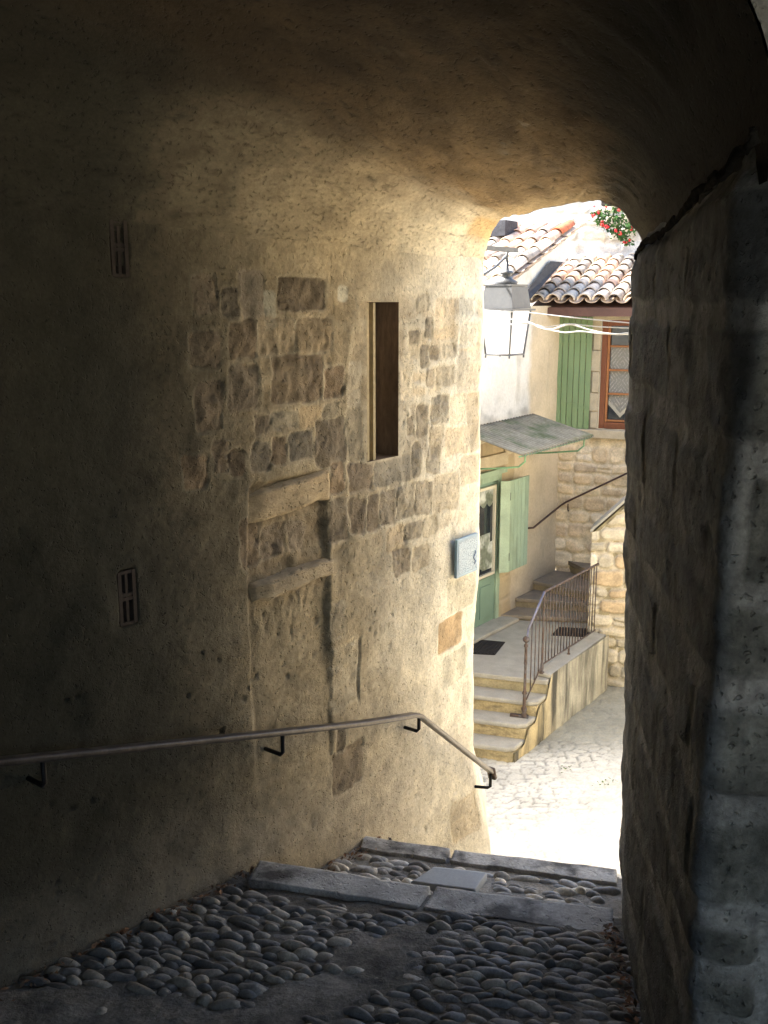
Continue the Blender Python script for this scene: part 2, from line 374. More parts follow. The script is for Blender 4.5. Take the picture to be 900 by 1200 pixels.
# ================================================================ LEFT PASSAGE WALL
def build_left_wall():
    root = empty('passage_wall', (-.07, 3.65, -2.1), 'long curving ochre masonry wall on the left of the passage, pierced by a narrow slit window', 'wall')
    win = (lw_hit(430, 445)[0], lw_hit(467, 445)[0], lw_hit(448, 538)[1], lw_hit(448, 354)[1])
    s_a = lw_hit(0, 600)[0] - .5
    S = np.unique(np.r_[np.arange(0, s_a, .05), np.arange(s_a, s_a + .7, .0085), np.arange(s_a + .7, S_JAMB + .15, .0062), np.arange(S_JAMB + .15, ls[-1], .06), ls[-1], win[0], win[1]])
    Zs = np.unique(np.r_[np.arange(-4.9, -2.7, .06), np.arange(-2.7, -1.7, .0085), np.arange(-1.7, .35, .0062), np.arange(.35, 2.7, .1), 2.7, win[2], win[3]])
    S, Zs = [np.delete(a, [k for k in range(1, len(a) - 1) if a[k + 1] - a[k] < .003 and a[k] not in win]) for a in (S, Zs)]
    SS, ZZ = np.meshgrid(S, Zs, indexing='ij')
    A = lambda *c: np.array(c)
    base = A(.40, .305, .165)
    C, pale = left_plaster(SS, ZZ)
    D = .018 * fbm(SS * 2.0, ZZ * 2.0, 3, 1) + .006 * fbm(SS * 8, ZZ * 8, 4, 2) + .002 * fbm(SS * 40, ZZ * 40, 3, 4)
    D *= 1 - smooth(-.15, .1, ZZ)
    grey = smooth(-1.5, -2.1, ZZ + .15 * fbm(SS * 3, ZZ * 3, 3, 9))[..., None] * .45
    C = C * (1 - grey) + A(.34, .30, .24) * grey
    # faint old coursed rubble showing through the plaster round the placed stones
    mk_, id_, _ = rubble_rows(SS[:, :], ZZ, rows_of(-.95, .12, .09, .16, 51), .09, .24, 52, .02, .02)
    s0_, s1_ = lw_hit(262, 450)[0], S_JAMB
    ar = smooth(s0_ - .05, s0_ + .1, SS) * smooth(-.98, -.85, ZZ + .12 * fbm(SS * 3, ZZ * 3, 3, 53)) * smooth(.06, .0, ZZ) * smooth(-.25, .25, fbm(SS * 4, ZZ * 4, 3, 54) + .1) * (SS < s1_)
    mf = (mk_ * ar)[..., None] * (.40 + .35 * smooth(S_JAMB - .9, S_JAMB - .3, SS))[..., None]
    C = C * (1 - mf) + C * (stone_colors(id_, [(.62, .56, .5), (.75, .68, .58), (.55, .5, .45), (.85, .75, .62)])) * mf; D += mk_ * ar * .004 * fbm(SS * 26, ZZ * 26, 3, 55) - .002 * mk_ * ar
    T = {'d': A(.165, .13, .09), 'm': A(.30, .245, .165), 'l': A(.56, .49, .36), 'o': A(.44, .32, .18), 'w': A(.70, .66, .55), 'g': A(.215, .18, .135)}
    zoomA = [(80,45,150,180,'g'),(152,105,185,220,'l'),(195,65,335,160,'d'),(25,90,70,180,'d'),(45,195,125,300,'d'),(132,185,240,290,'m'),(250,190,350,285,'m'),(175,300,325,435,'d'),
        (335,335,390,420,'d'),(45,330,130,460,'d'),(120,475,170,530,'d'),(175,465,250,510,'m'),(260,455,325,510,'o'),(330,445,375,485,'m'),(375,90,400,135,'l'),(115,555,165,640,'d'),
        (180,540,218,620,'d'),(228,525,300,610,'d'),(310,492,400,620,'d'),(0,560,45,640,'d'),(52,590,90,660,'d'),(352,622,395,705,'d'),(405,315,443,450,'l'),(412,456,446,620,'m'),
        (350,730,402,850,'g'),(408,625,478,700,'g'),(484,606,592,678,'g'),(410,725,455,830,'d'),(462,715,495,820,'d'),(503,700,548,800,'d'),(553,690,600,785,'d'),(608,675,655,770,'d'),
        (662,655,735,760,'m'),(520,810,575,880,'m'),(580,795,625,850,'d'),(630,780,670,835,'m'),(545,880,590,950,'d'),(600,870,650,935,'m'),(562,300,595,430,'l'),(632,190,656,245,'d'),
        (585,230,610,265,'d'),(620,270,645,330,'d'),(650,270,672,310,'d'),(635,340,660,390,'d'),(670,330,718,385,'m'),(655,420,705,500,'d'),(615,450,643,540,'d'),(580,480,600,530,'d'),
        (640,568,680,650,'d'),(597,565,620,660,'d'),(650,508,690,560,'m'),(690,262,720,300,'m'),(732,285,796,405,'w'),(712,415,760,500,'l'),(765,412,800,500,'l'),(700,510,800,590,'l'),
        (742,600,800,680,'l'),(675,1085,750,1170,'o'),(700,965,780,1060,'l'),(712,770,790,850,'w'),(610,120,640,165,'m'),(665,130,720,250,'l'),(735,120,790,270,'w'),(-60,60,10,170,'d'),(-70,230,10,330,'d'),(-50,380,20,520,'d'),(-90,600,-20,690,'d'),
        (85,780,150,930,'d'),(160,810,230,900,'d'),(240,800,290,880,'g')]
    st = [(250 + a / 2.555, 300 + b / 2.553, 250 + c / 2.555, 300 + d / 2.553, k) for a, b, c, d, k in zoomA]
    st += [(388,755,421,827,'m'),(391,873,426,923,'d'),(388,705,402,745,'m'),(514,724,543,760,'o'),(520,765,548,800,'l'),(395,850,403,880,'d'),(527,935,550,975,'m')]
    for k, (a, b, c, d, kd) in enumerate(st):
        xc, yc = (a + c) / 2, (b + d) / 2
        s0 = lw_hit(a, yc)[0]; s1 = lw_hit(min(c, 566), yc)[0]; z1 = lw_hit(xc, b)[1]; z0 = lw_hit(xc, d)[1]
        si = np.where((S > s0 - .06) & (S < s1 + .06))[0]; zi = np.where((Zs > z0 - .06) & (Zs < z1 + .06))[0]
        if len(si) < 2 or len(zi) < 2: continue
        sl = (slice(si[0], si[-1] + 1), slice(zi[0], zi[-1] + 1))
        sd = rrect(SS[sl], ZZ[sl], s0 - .004, s1 + .004, z0 - .004, z1 + .004, .016, .014 if kd in 'dmg' else .006, k)
        mk = smooth(.003, -.003, sd) * (.78 + .22 * smooth(-.45, .0, fbm(SS[sl] * 9, ZZ[sl] * 9, 3, k + 7)))
        halo = np.exp(-(np.maximum(sd, 0) / .010) ** 2) * (sd > -.004) * (kd in 'dmg')
        C[sl] = C[sl] * (1 - .35 * halo[..., None]) + A(.52, .45, .32) * (.4 + .6 * smooth(s_a + .9, s_a + 1.8, SS[sl])[..., None]) * .35 * halo[..., None]; D[sl] += .001 * halo
        cc = T[kd] * (1 + .6 * (_h(np.array(k), np.array(3), 5) - .5)) * A(1 + .2 * (_h(np.array(k), np.array(8), 5) - .5), 1, 1 - .2 * (_h(np.array(k), np.array(8), 5) - .5)) * (1 + .28 * fbm(SS[sl] * 22, ZZ[sl] * 22, 3, k))[..., None]
        if kd in 'dmg': cc = cc * (1 - .45 * pale[sl]) + T['l'] * .45 * pale[sl]
        mk2 = mk * (.9 if kd in 'dg' else .7 if kd != 'w' else .6)
        C[sl] = C[sl] * (1 - mk2[..., None]) + cc * mk2[..., None]
        rough = {'d': .010, 'g': .006, 'm': .007}.get(kd, .003)
        D[sl] += mk * (-.0015 + rough * fbm(SS[sl] * 26, ZZ[sl] * 26, 4, k + 50) ) - .003 * np.exp(-(sd / .004) ** 2) * (kd in 'dgm')
    # blocked doorway: recess under the two lintels, with a vertical straight joint
    def px_poly(pts): return [lw_hit(*p) for p in pts]
    (sA, zA), (sB, zB) = lw_hit(292, 640), lw_hit(384, 600)
    rec = smooth(.012, -.02, rrect(SS, ZZ, sA, sB, lw_hit(340, 905)[1], lw_hit(340, 560)[1], .03, .006, 77))
    fade = smooth(-1.9, -.9, ZZ)
    D -= rec * .030 * fade
    rubble = rec * smooth(lw_hit(340, 720)[1], lw_hit(340, 690)[1], ZZ)
    D += rubble * .012 * fbm(SS * 18, ZZ * 18, 4, 33)
    C = C * (1 - .35 * rubble[..., None]) + A(.24, .18, .12) * .35 * rubble[..., None]
    low = rec * smooth(lw_hit(340, 760)[1], lw_hit(340, 720)[1], ZZ) * smooth(lw_hit(340, 660)[1], lw_hit(340, 690)[1], ZZ)
    D += low * .012 * fbm(SS * 26, ZZ * 12, 4, 35)
    sj = sB + .006 * fbm(ZZ * 5, ZZ * 0, 3, 5) ; jz = smooth(lw_hit(385, 930)[1], lw_hit(385, 860)[1], ZZ) * smooth(lw_hit(385, 580)[1], lw_hit(385, 600)[1], ZZ)
    D -= jz * .008 * np.exp(-((SS - sj) / .010) ** 2); 
    C *= (1 - .3 * jz * np.exp(-((SS - sj) / .010) ** 2))[..., None]
    s2, z2 = lw_hit(421, 785); D -= .010 * np.exp(-((SS - s2 - .01 * fbm(ZZ * 9, ZZ, 2, 3)) / .006) ** 2) * smooth(.16, .1, np.abs(ZZ - z2))
    # foot of the corner flares out
    D += .09 * smooth(S_JAMB - .35, S_JAMB, SS) * smooth(-2.05, -2.6, ZZ)
    hol = smooth(.05, .0, rrect(SS, ZZ, win[0], win[1], win[2], win[3], .001)); D *= (1 - hol)
    # pitting holes
    pit = smooth(.55, .75, fbm(SS * 30, ZZ * 24, 2, 91)) * smooth(-.1, .4, fbm(SS * 2.5, ZZ * 2.5, 3, 92)); D -= .007 * pit
    for x0, y0, x1, y1 in ((131, 258, 149, 324), (140, 669, 159, 732)):
        sv = rrect(SS, ZZ, lw_hit(x0, (y0 + y1) / 2)[0], lw_hit(x1, (y0 + y1) / 2)[0], lw_hit((x0 + x1) / 2, y1)[1], lw_hit((x0 + x1) / 2, y0)[1], .01, .006, 5)
        D *= smooth(.0, .05, sv); D -= .05 * smooth(.004, -.006, sv); D += .001 * np.exp(-((sv - .012) / .010) ** 2) * (1 + fbm(SS * 20, ZZ * 20, 2, 3))
    X, Y = lw_at(SS); dx = np.interp(SS, ls, ld[:, 0]); dy = np.interp(SS, ls, ld[:, 1]); nn = np.hypot(dx, dy)
    X = X + D * dy / nn; Y = Y - D * dx / nn
    V = np.stack([X, Y, ZZ], -1).reshape(-1, 3)
    sm_, zm = (S[1:] + S[:-1]) / 2, (Zs[1:] + Zs[:-1]) / 2
    keep = ~(((sm_ > win[0]) & (sm_ < win[1]))[:, None] & ((zm > win[2]) & (zm < win[3]))[None])
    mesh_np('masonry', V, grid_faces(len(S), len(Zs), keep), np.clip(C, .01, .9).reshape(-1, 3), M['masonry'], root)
    # slit window: reveals, wooden frame
    p = [lw_at(win[0]), lw_at(win[1])]; p0, p1 = [np.array(q) for q in p]
    d = (p1 - p0) / np.linalg.norm(p1 - p0); n = np.array([-d[1], d[0]])   # n goes into the wall
    z0, z1 = win[2], win[3]
    w = empty('slit_window', (0, 0, 0)); w.parent = root; w.location = Vector((p0[0], p0[1], z0)) - parent_loc(root)
    dep = .34; q0, q1 = p0 + n * dep, p1 + n * dep
    m = MB()
    def quad(a, b, za, zb): m.add([(*a, za), (*b, za), (*b, zb), (*a, zb)], [(0, 1, 2, 3)])
    quad(p0, q0, z0, z1); quad(q1, p1, z0, z1); quad(q0, q1, z0, z1)
    m.add([(*p0, z1), (*p1, z1), (*q1, z1), (*q0, z1)], [(0, 1, 2, 3)]); m.add([(*p0, z0), (*p1, z0), (*q1, z0), (*q0, z0)], [(0, 1, 2, 3)])
    m.build('reveal', M['wood'], w)
    m = MB(); wd = np.linalg.norm(p1 - p0)
    for t, th in ((.012, .016), (.052, .014)):
        c = p0 + d * t + n * .03; m.box((*c, (z0 + z1) / 2), th, .05, z1 - z0 - .004, ax=d)
    m.build('mullion', M['stonepart_l'], w)
    m = MB(); c = p0 + d * wd * .5 + n * .2; m.box((*c, z1 - .02), wd - .004, .06, .035, ax=d); m.box((*(p0 + d * (wd * .62) + n * .2), (z0 + z1) / 2), .03, .05, z1 - z0 - .05, ax=d)
    m.build('frame', M['wood'], w)
    # lintels of the blocked doorway
    def lintel(pxs, th, col, label, seed):
        (x0, y0t, y0b), (x1, y1t, y1b) = pxs
        n_s, n_z = 46, 12
        sa, sb = lw_hit(x0, (y0t + y0b) / 2)[0], lw_hit(x1, (y1t + y1b) / 2)[0]
        za0, za1 = lw_hit(x0, y0b)[1], lw_hit(x0, y0t)[1]; zb0, zb1 = lw_hit(x1, y1b)[1], lw_hit(x1, y1t)[1]
        u, v = np.meshgrid(np.linspace(0, 1, n_s), np.linspace(0, 1, n_z), indexing='ij')
        s = sa + (sb - sa) * u; lo = za0 + (zb0 - za0) * u + .012 * fbm(u * 5, u * 0, 3, seed); hi = za1 + (zb1 - za1) * u + .010 * fbm(u * 4 + 3, u * 0, 3, seed + 1)
        z = lo + (hi - lo) * v
        edge = np.minimum(np.minimum(u, 1 - u) * (sb - sa), np.minimum(v, 1 - v) * (hi - lo))
        off = -.02 * smooth(.22, .0, u) - .04 + (th + .04) * np.sqrt(np.clip(edge / .012, 0, 1)) + .005 * fbm(s * 16, z * 40, 3, seed)
        X, Y = lw_at(s, off)
        cc = np.array(col) * (1 + .25 * fbm(s * 10, z * 60, 3, seed))[..., None]
        o = mesh_np('lintel', np.stack([X, Y, z], -1).reshape(-1, 3), grid_faces(n_s, n_z), cc.reshape(-1, 3), M['stonepart'], root)
        o['label'] = label
    lintel([(286, 580, 619), (388, 546, 586)], .006, (.42, .325, .20), 'upper lintel stone of the blocked doorway', 5)
    lintel([(300, 685, 712), (394, 650, 674)], .002, (.37, .30, .20), 'lower lintel stone of the blocked doorway', 9)
    # pierced clay vent bricks
    for (x0, y0, x1, y1), lab in (((131, 258, 149, 324), 'upper clay vent brick set in the dark plaster'), ((140, 669, 159, 732), 'lower clay vent brick set in the dark plaster')):
        xc, yc = (x0 + x1) / 2, (y0 + y1) / 2
        sa, sb = lw_hit(x0, yc)[0], lw_hit(x1, yc)[0]; za, zb = lw_hit(xc, y1)[1], lw_hit(xc, y0)[1]
        m = MB(); mk = MB()
        a0 = np.array(lw_at(sa)); a1 = np.array(lw_at(sb)); dd = (a1 - a0) / np.linalg.norm(a1 - a0); wv = np.linalg.norm(a1 - a0); nn_ = np.array([dd[1], -dd[0]])
        zc = (za + zb) / 2; h = zb - za; t = .012
        def bar(fx, fz, sx, sz, off=.002, dpt=.05, mb=m):
            c = a0 + dd * wv * fx + nn_ * (off - dpt / 2); mb.box((*c, za + h * fz), sx, dpt, sz, ax=dd)
        off = .001
        bar(.06, .5, t, h, off); bar(.94, .5, t, h, off); bar(.5, .5, t * .8, h * .97, off - .003)
        for fz in (.02, .48, .56, .98): bar(.5, fz, wv * .9, t * .8, off - .0015)
        bar(.5, .5, wv * .92, h * .96, -.030, .012, mk)
        o = m.build('vent_brick', M['clay'], root); o['label'] = lab
        mk.build('hole_shade', M['black'], o)  # black plate stands in for the shade inside the openings
    return root
M['stonepart_l'] = surf('mullion', col=(.42, .34, .2), rough=.9, var=.2, bump=.4, bdist=.004)
build_left_wall()

# ================================================================ RIGHT PILLAR
RW = [(4.2, 2.95), (.98, 3.42), (.845, 3.36), (.778, 3.1), (.612, 1.75), (1.9, 1.60), (2.3, -2.6)]
rs, rx, ry, rd = resample(RW, .01, .028)
def rw_at(s, off=0.0):
    x = np.interp(s, rs, rx); y = np.interp(s, rs, ry); dx = np.interp(s, rs, rd[:, 0]); dy = np.interp(s, rs, rd[:, 1]); n = np.hypot(dx, dy)
    return x + off * dy / n, y - off * dx / n
S_C1 = rs[np.argmin(np.hypot(rx - .612, ry - 1.75))]; S_C0 = rs[np.argmin(np.hypot(rx - .778, ry - 3.1))]
def build_right():
    S = np.r_[np.arange(0, S_C0 - .5, .05), np.arange(S_C0 - .5, S_C1 + .62, .0085), np.arange(S_C1 + .62, rs[-1], .06)]
    Z = np.r_[np.arange(-4.9, -2.3, .06), np.arange(-2.3, .45, .0085), .45, .6, 1, 2, 2.7]
    SS, ZZ = np.meshgrid(S, Z, indexing='ij'); A = lambda *c: np.array(c)
    C = np.ones(SS.shape + (3,)) * A(.105, .114, .118); C *= (1 + .3 * fbm(SS * 2.5, ZZ * 1.2, 4, 3))[..., None]
    D = .010 * fbm(SS * .8, ZZ * 2.0, 2, 1) + .0022 * fbm(SS * 30, ZZ * 34, 3, 4)
    D += .022 * np.exp(-((SS - S_C0) / .12) ** 2) * fbm(SS * 1.0, ZZ * 5, 4, 27)
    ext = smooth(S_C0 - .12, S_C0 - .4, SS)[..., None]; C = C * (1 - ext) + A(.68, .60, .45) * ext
    t = SS - S_C1                                   # >0 front face, <0 reveal
    # big coursed blocks on the front face, pale mortar joints between them; smeared joints run down the reveal
    rowz = [-2.3, -2.02, -1.72, -1.42, -1.17, -.93, -.715, -.52, -.27, -.02, .24, .45]
    mk, idn, sd_ = rubble_rows(SS + .02 * fbm(ZZ * 6, SS * 3, 3, 64), ZZ + .014 * fbm(SS * 5, ZZ * 3, 3, 65), rowz, .42, .75, 61, .012, .03)
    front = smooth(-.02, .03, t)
    wn = .004 + .012 * smooth(-.2, .4, fbm(SS * 4, ZZ * 5, 3, 66)) * (1 - .4 * front)          # joints smeared to a varying width
    jt = smooth(-.012, .002, sd_ + wn) * (.45 + .55 * smooth(-.35, .15, fbm(SS * 6, ZZ * 6, 4, 67)))
    jt = np.maximum(jt, (1 - front) * .5 * smooth(.15, .5, fbm(SS * 3, ZZ * 4, 4, 68)))
    C = C * (1 + .5 * (idn - .5) + .85 * front)[..., None] * (1 + .4 * fbm(SS * 16, ZZ * 16, 3, 19) + .35 * fbm(SS * 60, ZZ * 60, 2, 18))[..., None]  # front face colour lightened to make up for weak light there
    C = C * (1 + front[..., None] * A(.16, .0, -.22))  # warm tint in the colour offsets the blue skylight
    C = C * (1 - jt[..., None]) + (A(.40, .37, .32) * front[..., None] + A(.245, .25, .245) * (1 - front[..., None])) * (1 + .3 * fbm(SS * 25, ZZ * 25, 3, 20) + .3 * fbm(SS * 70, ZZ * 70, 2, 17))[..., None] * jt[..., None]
    rel = (.010 + .014 * fbm(SS * 9, ZZ * 9, 4, 12) + .007 * fbm(SS * 30, ZZ * 30, 3, 13)) * (1 - jt)
    D += rel * front + (1 - front) * ((.006 + .008 * fbm(SS * 5, ZZ * 9, 4, 14)) * (1 - jt) + .004 * fbm(SS * 14, ZZ * 20, 3, 16))
    # lighter vertical mortar band along the edge
    e = np.exp(-((t + .05 + .05 * fbm(ZZ * 3, ZZ * 0, 3, 8)) / .022) ** 2) * smooth(-.1, -.5, ZZ) * (.35 + .65 * smooth(-.3, .3, fbm(ZZ * 5, SS * 8, 3, 15)))
    C = C * (1 - .55 * e[..., None]) + A(.27, .275, .27) * .55 * e[..., None]
    for k in range(9):
        s0 = S_C1 - 1.25 + _h(np.array(k), np.array(9), 1) * 1.2; zt = .1 - _h(np.array(k), np.array(5), 1) * .8
        m_ = np.exp(-((SS - s0 - .05 * fbm(ZZ * 3, ZZ * 0, 3, k)) / (.008 + .012 * _h(np.array(k), np.array(2), 8))) ** 2) * smooth(zt, zt - .2, ZZ) * smooth(zt - 1.3, zt - .7, ZZ)
        colr = A(.16, .16, .155) if k % 3 == 0 else A(.07, .068, .06)
        C = C * (1 - .4 * m_[..., None]) + colr * .4 * m_[..., None]
    zsp = np.interp(SS, [S_C0, S_C1], [.10, .20]); D -= .05 * smooth(zsp - .01, zsp + .12, ZZ) * (t < -.03)
    pit = smooth(.5, .7, fbm(SS * 26, ZZ * 15, 2, 91)); C *= (1 - .25 * pit)[..., None]
    X, Y = rw_at(SS); dx = np.interp(SS, rs, rd[:, 0]); dy = np.interp(SS, rs, rd[:, 1]); nn = np.hypot(dx, dy)
    X = X + D * dy / nn; Y = Y - D * dx / nn
    far = smooth(S_C0 + .5, S_C0 - .05, SS)
    X += far * np.interp(ZZ, [-2.0, -1.2, -.6, .2], [.045, .018, 0, -.028])
    near = smooth(.5, .0, t) * smooth(-.12, .0, t); X += near * np.interp(ZZ, [-2, -.4, -.2, .1, .25], [0, 0, .01, .045, .06])
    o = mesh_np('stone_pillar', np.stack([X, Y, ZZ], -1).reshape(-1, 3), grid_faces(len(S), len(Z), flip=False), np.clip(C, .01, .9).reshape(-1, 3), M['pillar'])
    tag(o, 'massive grey rough stone pillar on the right edge with pale mortar joints', 'pillar')
build_right()

# ================================================================ VAULT
def build_vault():
    # rungs: left end, right end (plan), left spring z, right spring z, crown z, exponent
    yl = [(-1.59, 1.75), (-1.053, 2.41), (-.446, 3.16), (-.068, 3.65), (.24, 4.07), (.424, 4.33)]
    yr = [(.612, 1.75), (.655, 2.08), (.708, 2.52), (.748, 2.85), (.765, 3.08), (.775, 3.2)]
    zl = [.10, .10, .10, .09, .07, .07]; zr = [.20, .20, .18, .16, .13, .10]
    zc = [.93, .80, .62, .47, .37, .335]; ex = [2.7, 2.5, 2.4, 2.7, 3.4, 3.8]
    n = 190; m = 230; u = np.linspace(0, 1, n)
    key = np.linspace(0, 1, 6)
    def sm_(vals):
        v = np.interp(u, key, vals); k = 13; p = np.pad(v, k, mode='reflect', reflect_type='odd'); w = np.hanning(2 * k + 1); w /= w.sum(); return np.convolve(p, w, 'valid')
    Lx, Ly = sm_([p[0] for p in yl]), sm_([p[1] for p in yl]); Rx, Ry = sm_([p[0] for p in yr]), sm_([p[1] for p in yr])
    ZL, ZR, ZC, EX = sm_(zl), sm_(zr), sm_(zc), sm_(ex)
    th = np.linspace(0, math.pi, m)[None]; c = np.cos(th); s = np.sin(th); e = 2 / EX[:, None]
    w = .5 - .5 * np.sign(c) * np.abs(c) ** e; h = np.abs(s) ** e
    h = np.where(th > math.pi / 2, h, h)
    X = Lx[:, None] + (Rx - Lx)[:, None] * w; Y = Ly[:, None] + (Ry - Ly)[:, None] * w
    zb = ZL[:, None] + (ZR - ZL)[:, None] * w
    Z = zb + (ZC[:, None] - zb) * h
    # arc coordinates for the noise
    U = np.cumsum(np.r_[0, np.hypot(np.diff(Lx), np.diff(Ly))])[:, None] + 0 * X; Vv = w * 2.2 + .8 * h
    D = .024 * fbm(U * 2, Vv * 2, 3, 61) + .006 * fbm(U * 6, Vv * 9, 3, 62) + .0025 * fbm(U * 22, Vv * 30, 3, 63)
    D += .005 * smooth(.25, .6, fbm(U * 5, Vv * 12, 3, 66))
    D *= smooth(0, .03, w) * smooth(1, .95, w)
    Z = Z - D
    X = X - .008 * (1 - smooth(0, .02, w)) + .03 * smooth(.98, 1, w)
    A = lambda *q: np.array(q)
    C = np.ones(X.shape + (3,)) * A(.31, .215, .112); C *= (1 + .3 * fbm(U * 1.7, Vv * 3, 4, 64))[..., None]
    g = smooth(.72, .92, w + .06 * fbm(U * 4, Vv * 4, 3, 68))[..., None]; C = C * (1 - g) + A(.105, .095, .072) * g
    f = smooth(.52, .66, fbm(U * 7, Vv * 13, 3, 65)) * smooth(.35, .5, w) * smooth(.95, .8, w) ; C = C * (1 - .45 * f[..., None]) + A(.58, .5, .38) * .45 * f[..., None]
    sL = np.array([ls[np.argmin(np.hypot(lx - a, ly - b))] for a, b in zip(Lx, Ly)])[:, None] + 0 * X
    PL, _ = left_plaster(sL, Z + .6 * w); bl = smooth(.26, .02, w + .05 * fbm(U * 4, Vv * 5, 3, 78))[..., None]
    dk = smooth(.2, .6, fbm(U * 2.5, Vv * 6, 4, 69))[..., None]; C = C * (1 - .45 * dk) + A(.15, .11, .07) * .45 * dk
    falloff = smooth(.90, .22, u[:, None] + .12 * fbm(U * 3, Vv * 4, 3, 77) - .10 * np.abs(w - .45))[..., None]; C = C * (1 - .86 * falloff) * (1 - falloff * (1 - A(1.0, 1.0, 1.0)))  # near end of the vault darkened: exit light's falloff put into colour
    C = C * (1 - bl) + PL * bl * (1 - .5 * falloff * (1 - bl))
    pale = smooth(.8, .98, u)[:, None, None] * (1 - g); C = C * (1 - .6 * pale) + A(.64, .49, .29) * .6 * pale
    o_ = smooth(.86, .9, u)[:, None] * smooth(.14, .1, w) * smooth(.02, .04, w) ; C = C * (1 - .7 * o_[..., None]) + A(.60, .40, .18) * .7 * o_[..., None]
    pit = smooth(.5, .7, fbm(U * 24, Vv * 30, 2, 90)); Z = Z + .003 * pit; C *= (1 - .4 * pit)[..., None]
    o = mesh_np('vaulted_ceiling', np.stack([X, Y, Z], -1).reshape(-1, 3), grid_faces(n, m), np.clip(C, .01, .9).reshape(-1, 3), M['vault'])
    tag(o, 'low vaulted ochre plaster ceiling arching over the passage and dipping to the exit', 'ceiling')
    # front arch wall (spandrel) and outer facade above the exit
    P = np.stack([X, Y, Z], -1)
    for row, name, lab, dy, zt in ((0, 'arch_wall', 'grey stone arch face above the near end of the vault', -.012, 2.7), (-1, 'gate_facade', 'outer masonry above the exit archway', .01, 2.7)):
        e_ = P[row][::3]; e_ = np.vstack([e_[:1] + [[-.6 if row == 0 else -.05, 0, 0]], e_, e_[-1:] + [[.12, -.01, 0]]])
        nv = len(e_); V = np.vstack([e_, np.c_[e_[:, :2], np.full(nv, zt)]]); V[:, 1] += dy
        if row == 0: V[nv:, 1] -= .02
        Fa = np.array([(i, i + 1, nv + i + 1, nv + i) for i in range(nv - 1)])
        tag(mesh_np(name, V, Fa, np.ones((len(V), 3)) * (.30, .285, .25), M['pillar'] if row == 0 else M['masonry'], sm=False), lab, 'wall')
build_vault()

# enclosure of the covered part behind and above: roof lid, rear room walls
OX0, OX1, OZ = -.1, 2.0, 1.1
def build_shell():
    root = empty('passage_building', (0, -2.6, -1.4), 'dark building mass covering the passage', 'building')
    m = MB()
    m.prism([(-4.6, -2.7), (2.4, -2.7), (2.4, 3.0), (1.0, 3.43), (.8, 3.2), (.45, 4.35), (.42, 4.9), (.2, 5.0), (-4.6, 6.1)], 2.68, 2.9)
    m.build('roof', M['darkzinc'], root)
    m = MB(); m.box(((-4.7 + OX0) / 2, -2.7, .4), OX0 + 4.7, .2, 4.6); m.box(((OX1 + 2.4) / 2, -2.7, .4), 2.4 - OX1, .2, 4.6); m.box(((OX0 + OX1) / 2, -2.7, (OZ + 2.7) / 2), OX1 - OX0 - .004, .2, 2.7 - OZ)
    m.build('rear_wall', M['cement'], root)
    m = MB(); m.prism([(-3.2, -2.58), (2.3, -2.58), (1.9, 1.55), (.63, 1.68), (-1.7, 1.68)], 1.6, 1.7); m.build('ceiling', M['cement'], root)
    m = MB(); m.prism([(-4.7, -2.7), (-4.6, -2.7), (-4.6, 6.0), (-4.7, 6.0)], -2, 2.7); m.build('wall', M['cement'], root)
    return root
build_shell()

# ================================================================ FLOOR, SLABS, COBBLES
def zfloor(X, Y):
    "covered ramp: gentle fall, then two shallow slab-edged drops"
    X = np.asarray(X, float); Y = np.asarray(Y, float)
    yA = 3.11 - .24 * (X + .36); yB = 3.60 - .22 * (X + .07)
    z = -1.60 - .1 * np.clip(Y, -3, 3.0) + .0 * X
    z2 = -2.062 - .085 * (Y - yA)
    z = z - .009 * smooth(-.26, -.16, Y - yA)
    z = np.where(Y > yA - .02, z2, z)
    return z
def in_poly(X, Y, poly):
    r = np.zeros(X.shape, bool); n = len(poly)
    for i in range(n):
        x0, y0 = poly[i]; x1, y1 = poly[(i + 1) % n]
        c = ((y0 > Y) != (y1 > Y)) & (X < (x1 - x0) * (Y - y0) / (y1 - y0 + 1e-12) + x0); r ^= c
    return r
def fl(px, py, z=None):
    "pixel -> floor plan point"
    x, y, zz = ray(px, py); Y = 2.5
    for _ in range(30):
        Z = z if z is not None else float(zfloor(x / y * Y, Y)); Y = .5 * Y + .5 * Z * y / zz
    return (x / y * Y, Y)
patches = [[fl(*p) for p in q] for q in (
    [(395, 1098), (470, 1088), (560, 1092), (540, 1112), (470, 1135), (430, 1165), (400, 1190), (300, 1215), (180, 1215), (280, 1170), (370, 1140), (390, 1120)],
    [(-60, 1172), (80, 1150), (190, 1160), (250, 1185), (300, 1230), (-80, 1235)],
    [(300, 1012), (335, 1018), (480, 1060), (470, 1075), (400, 1066), (330, 1050), (285, 1040)])]
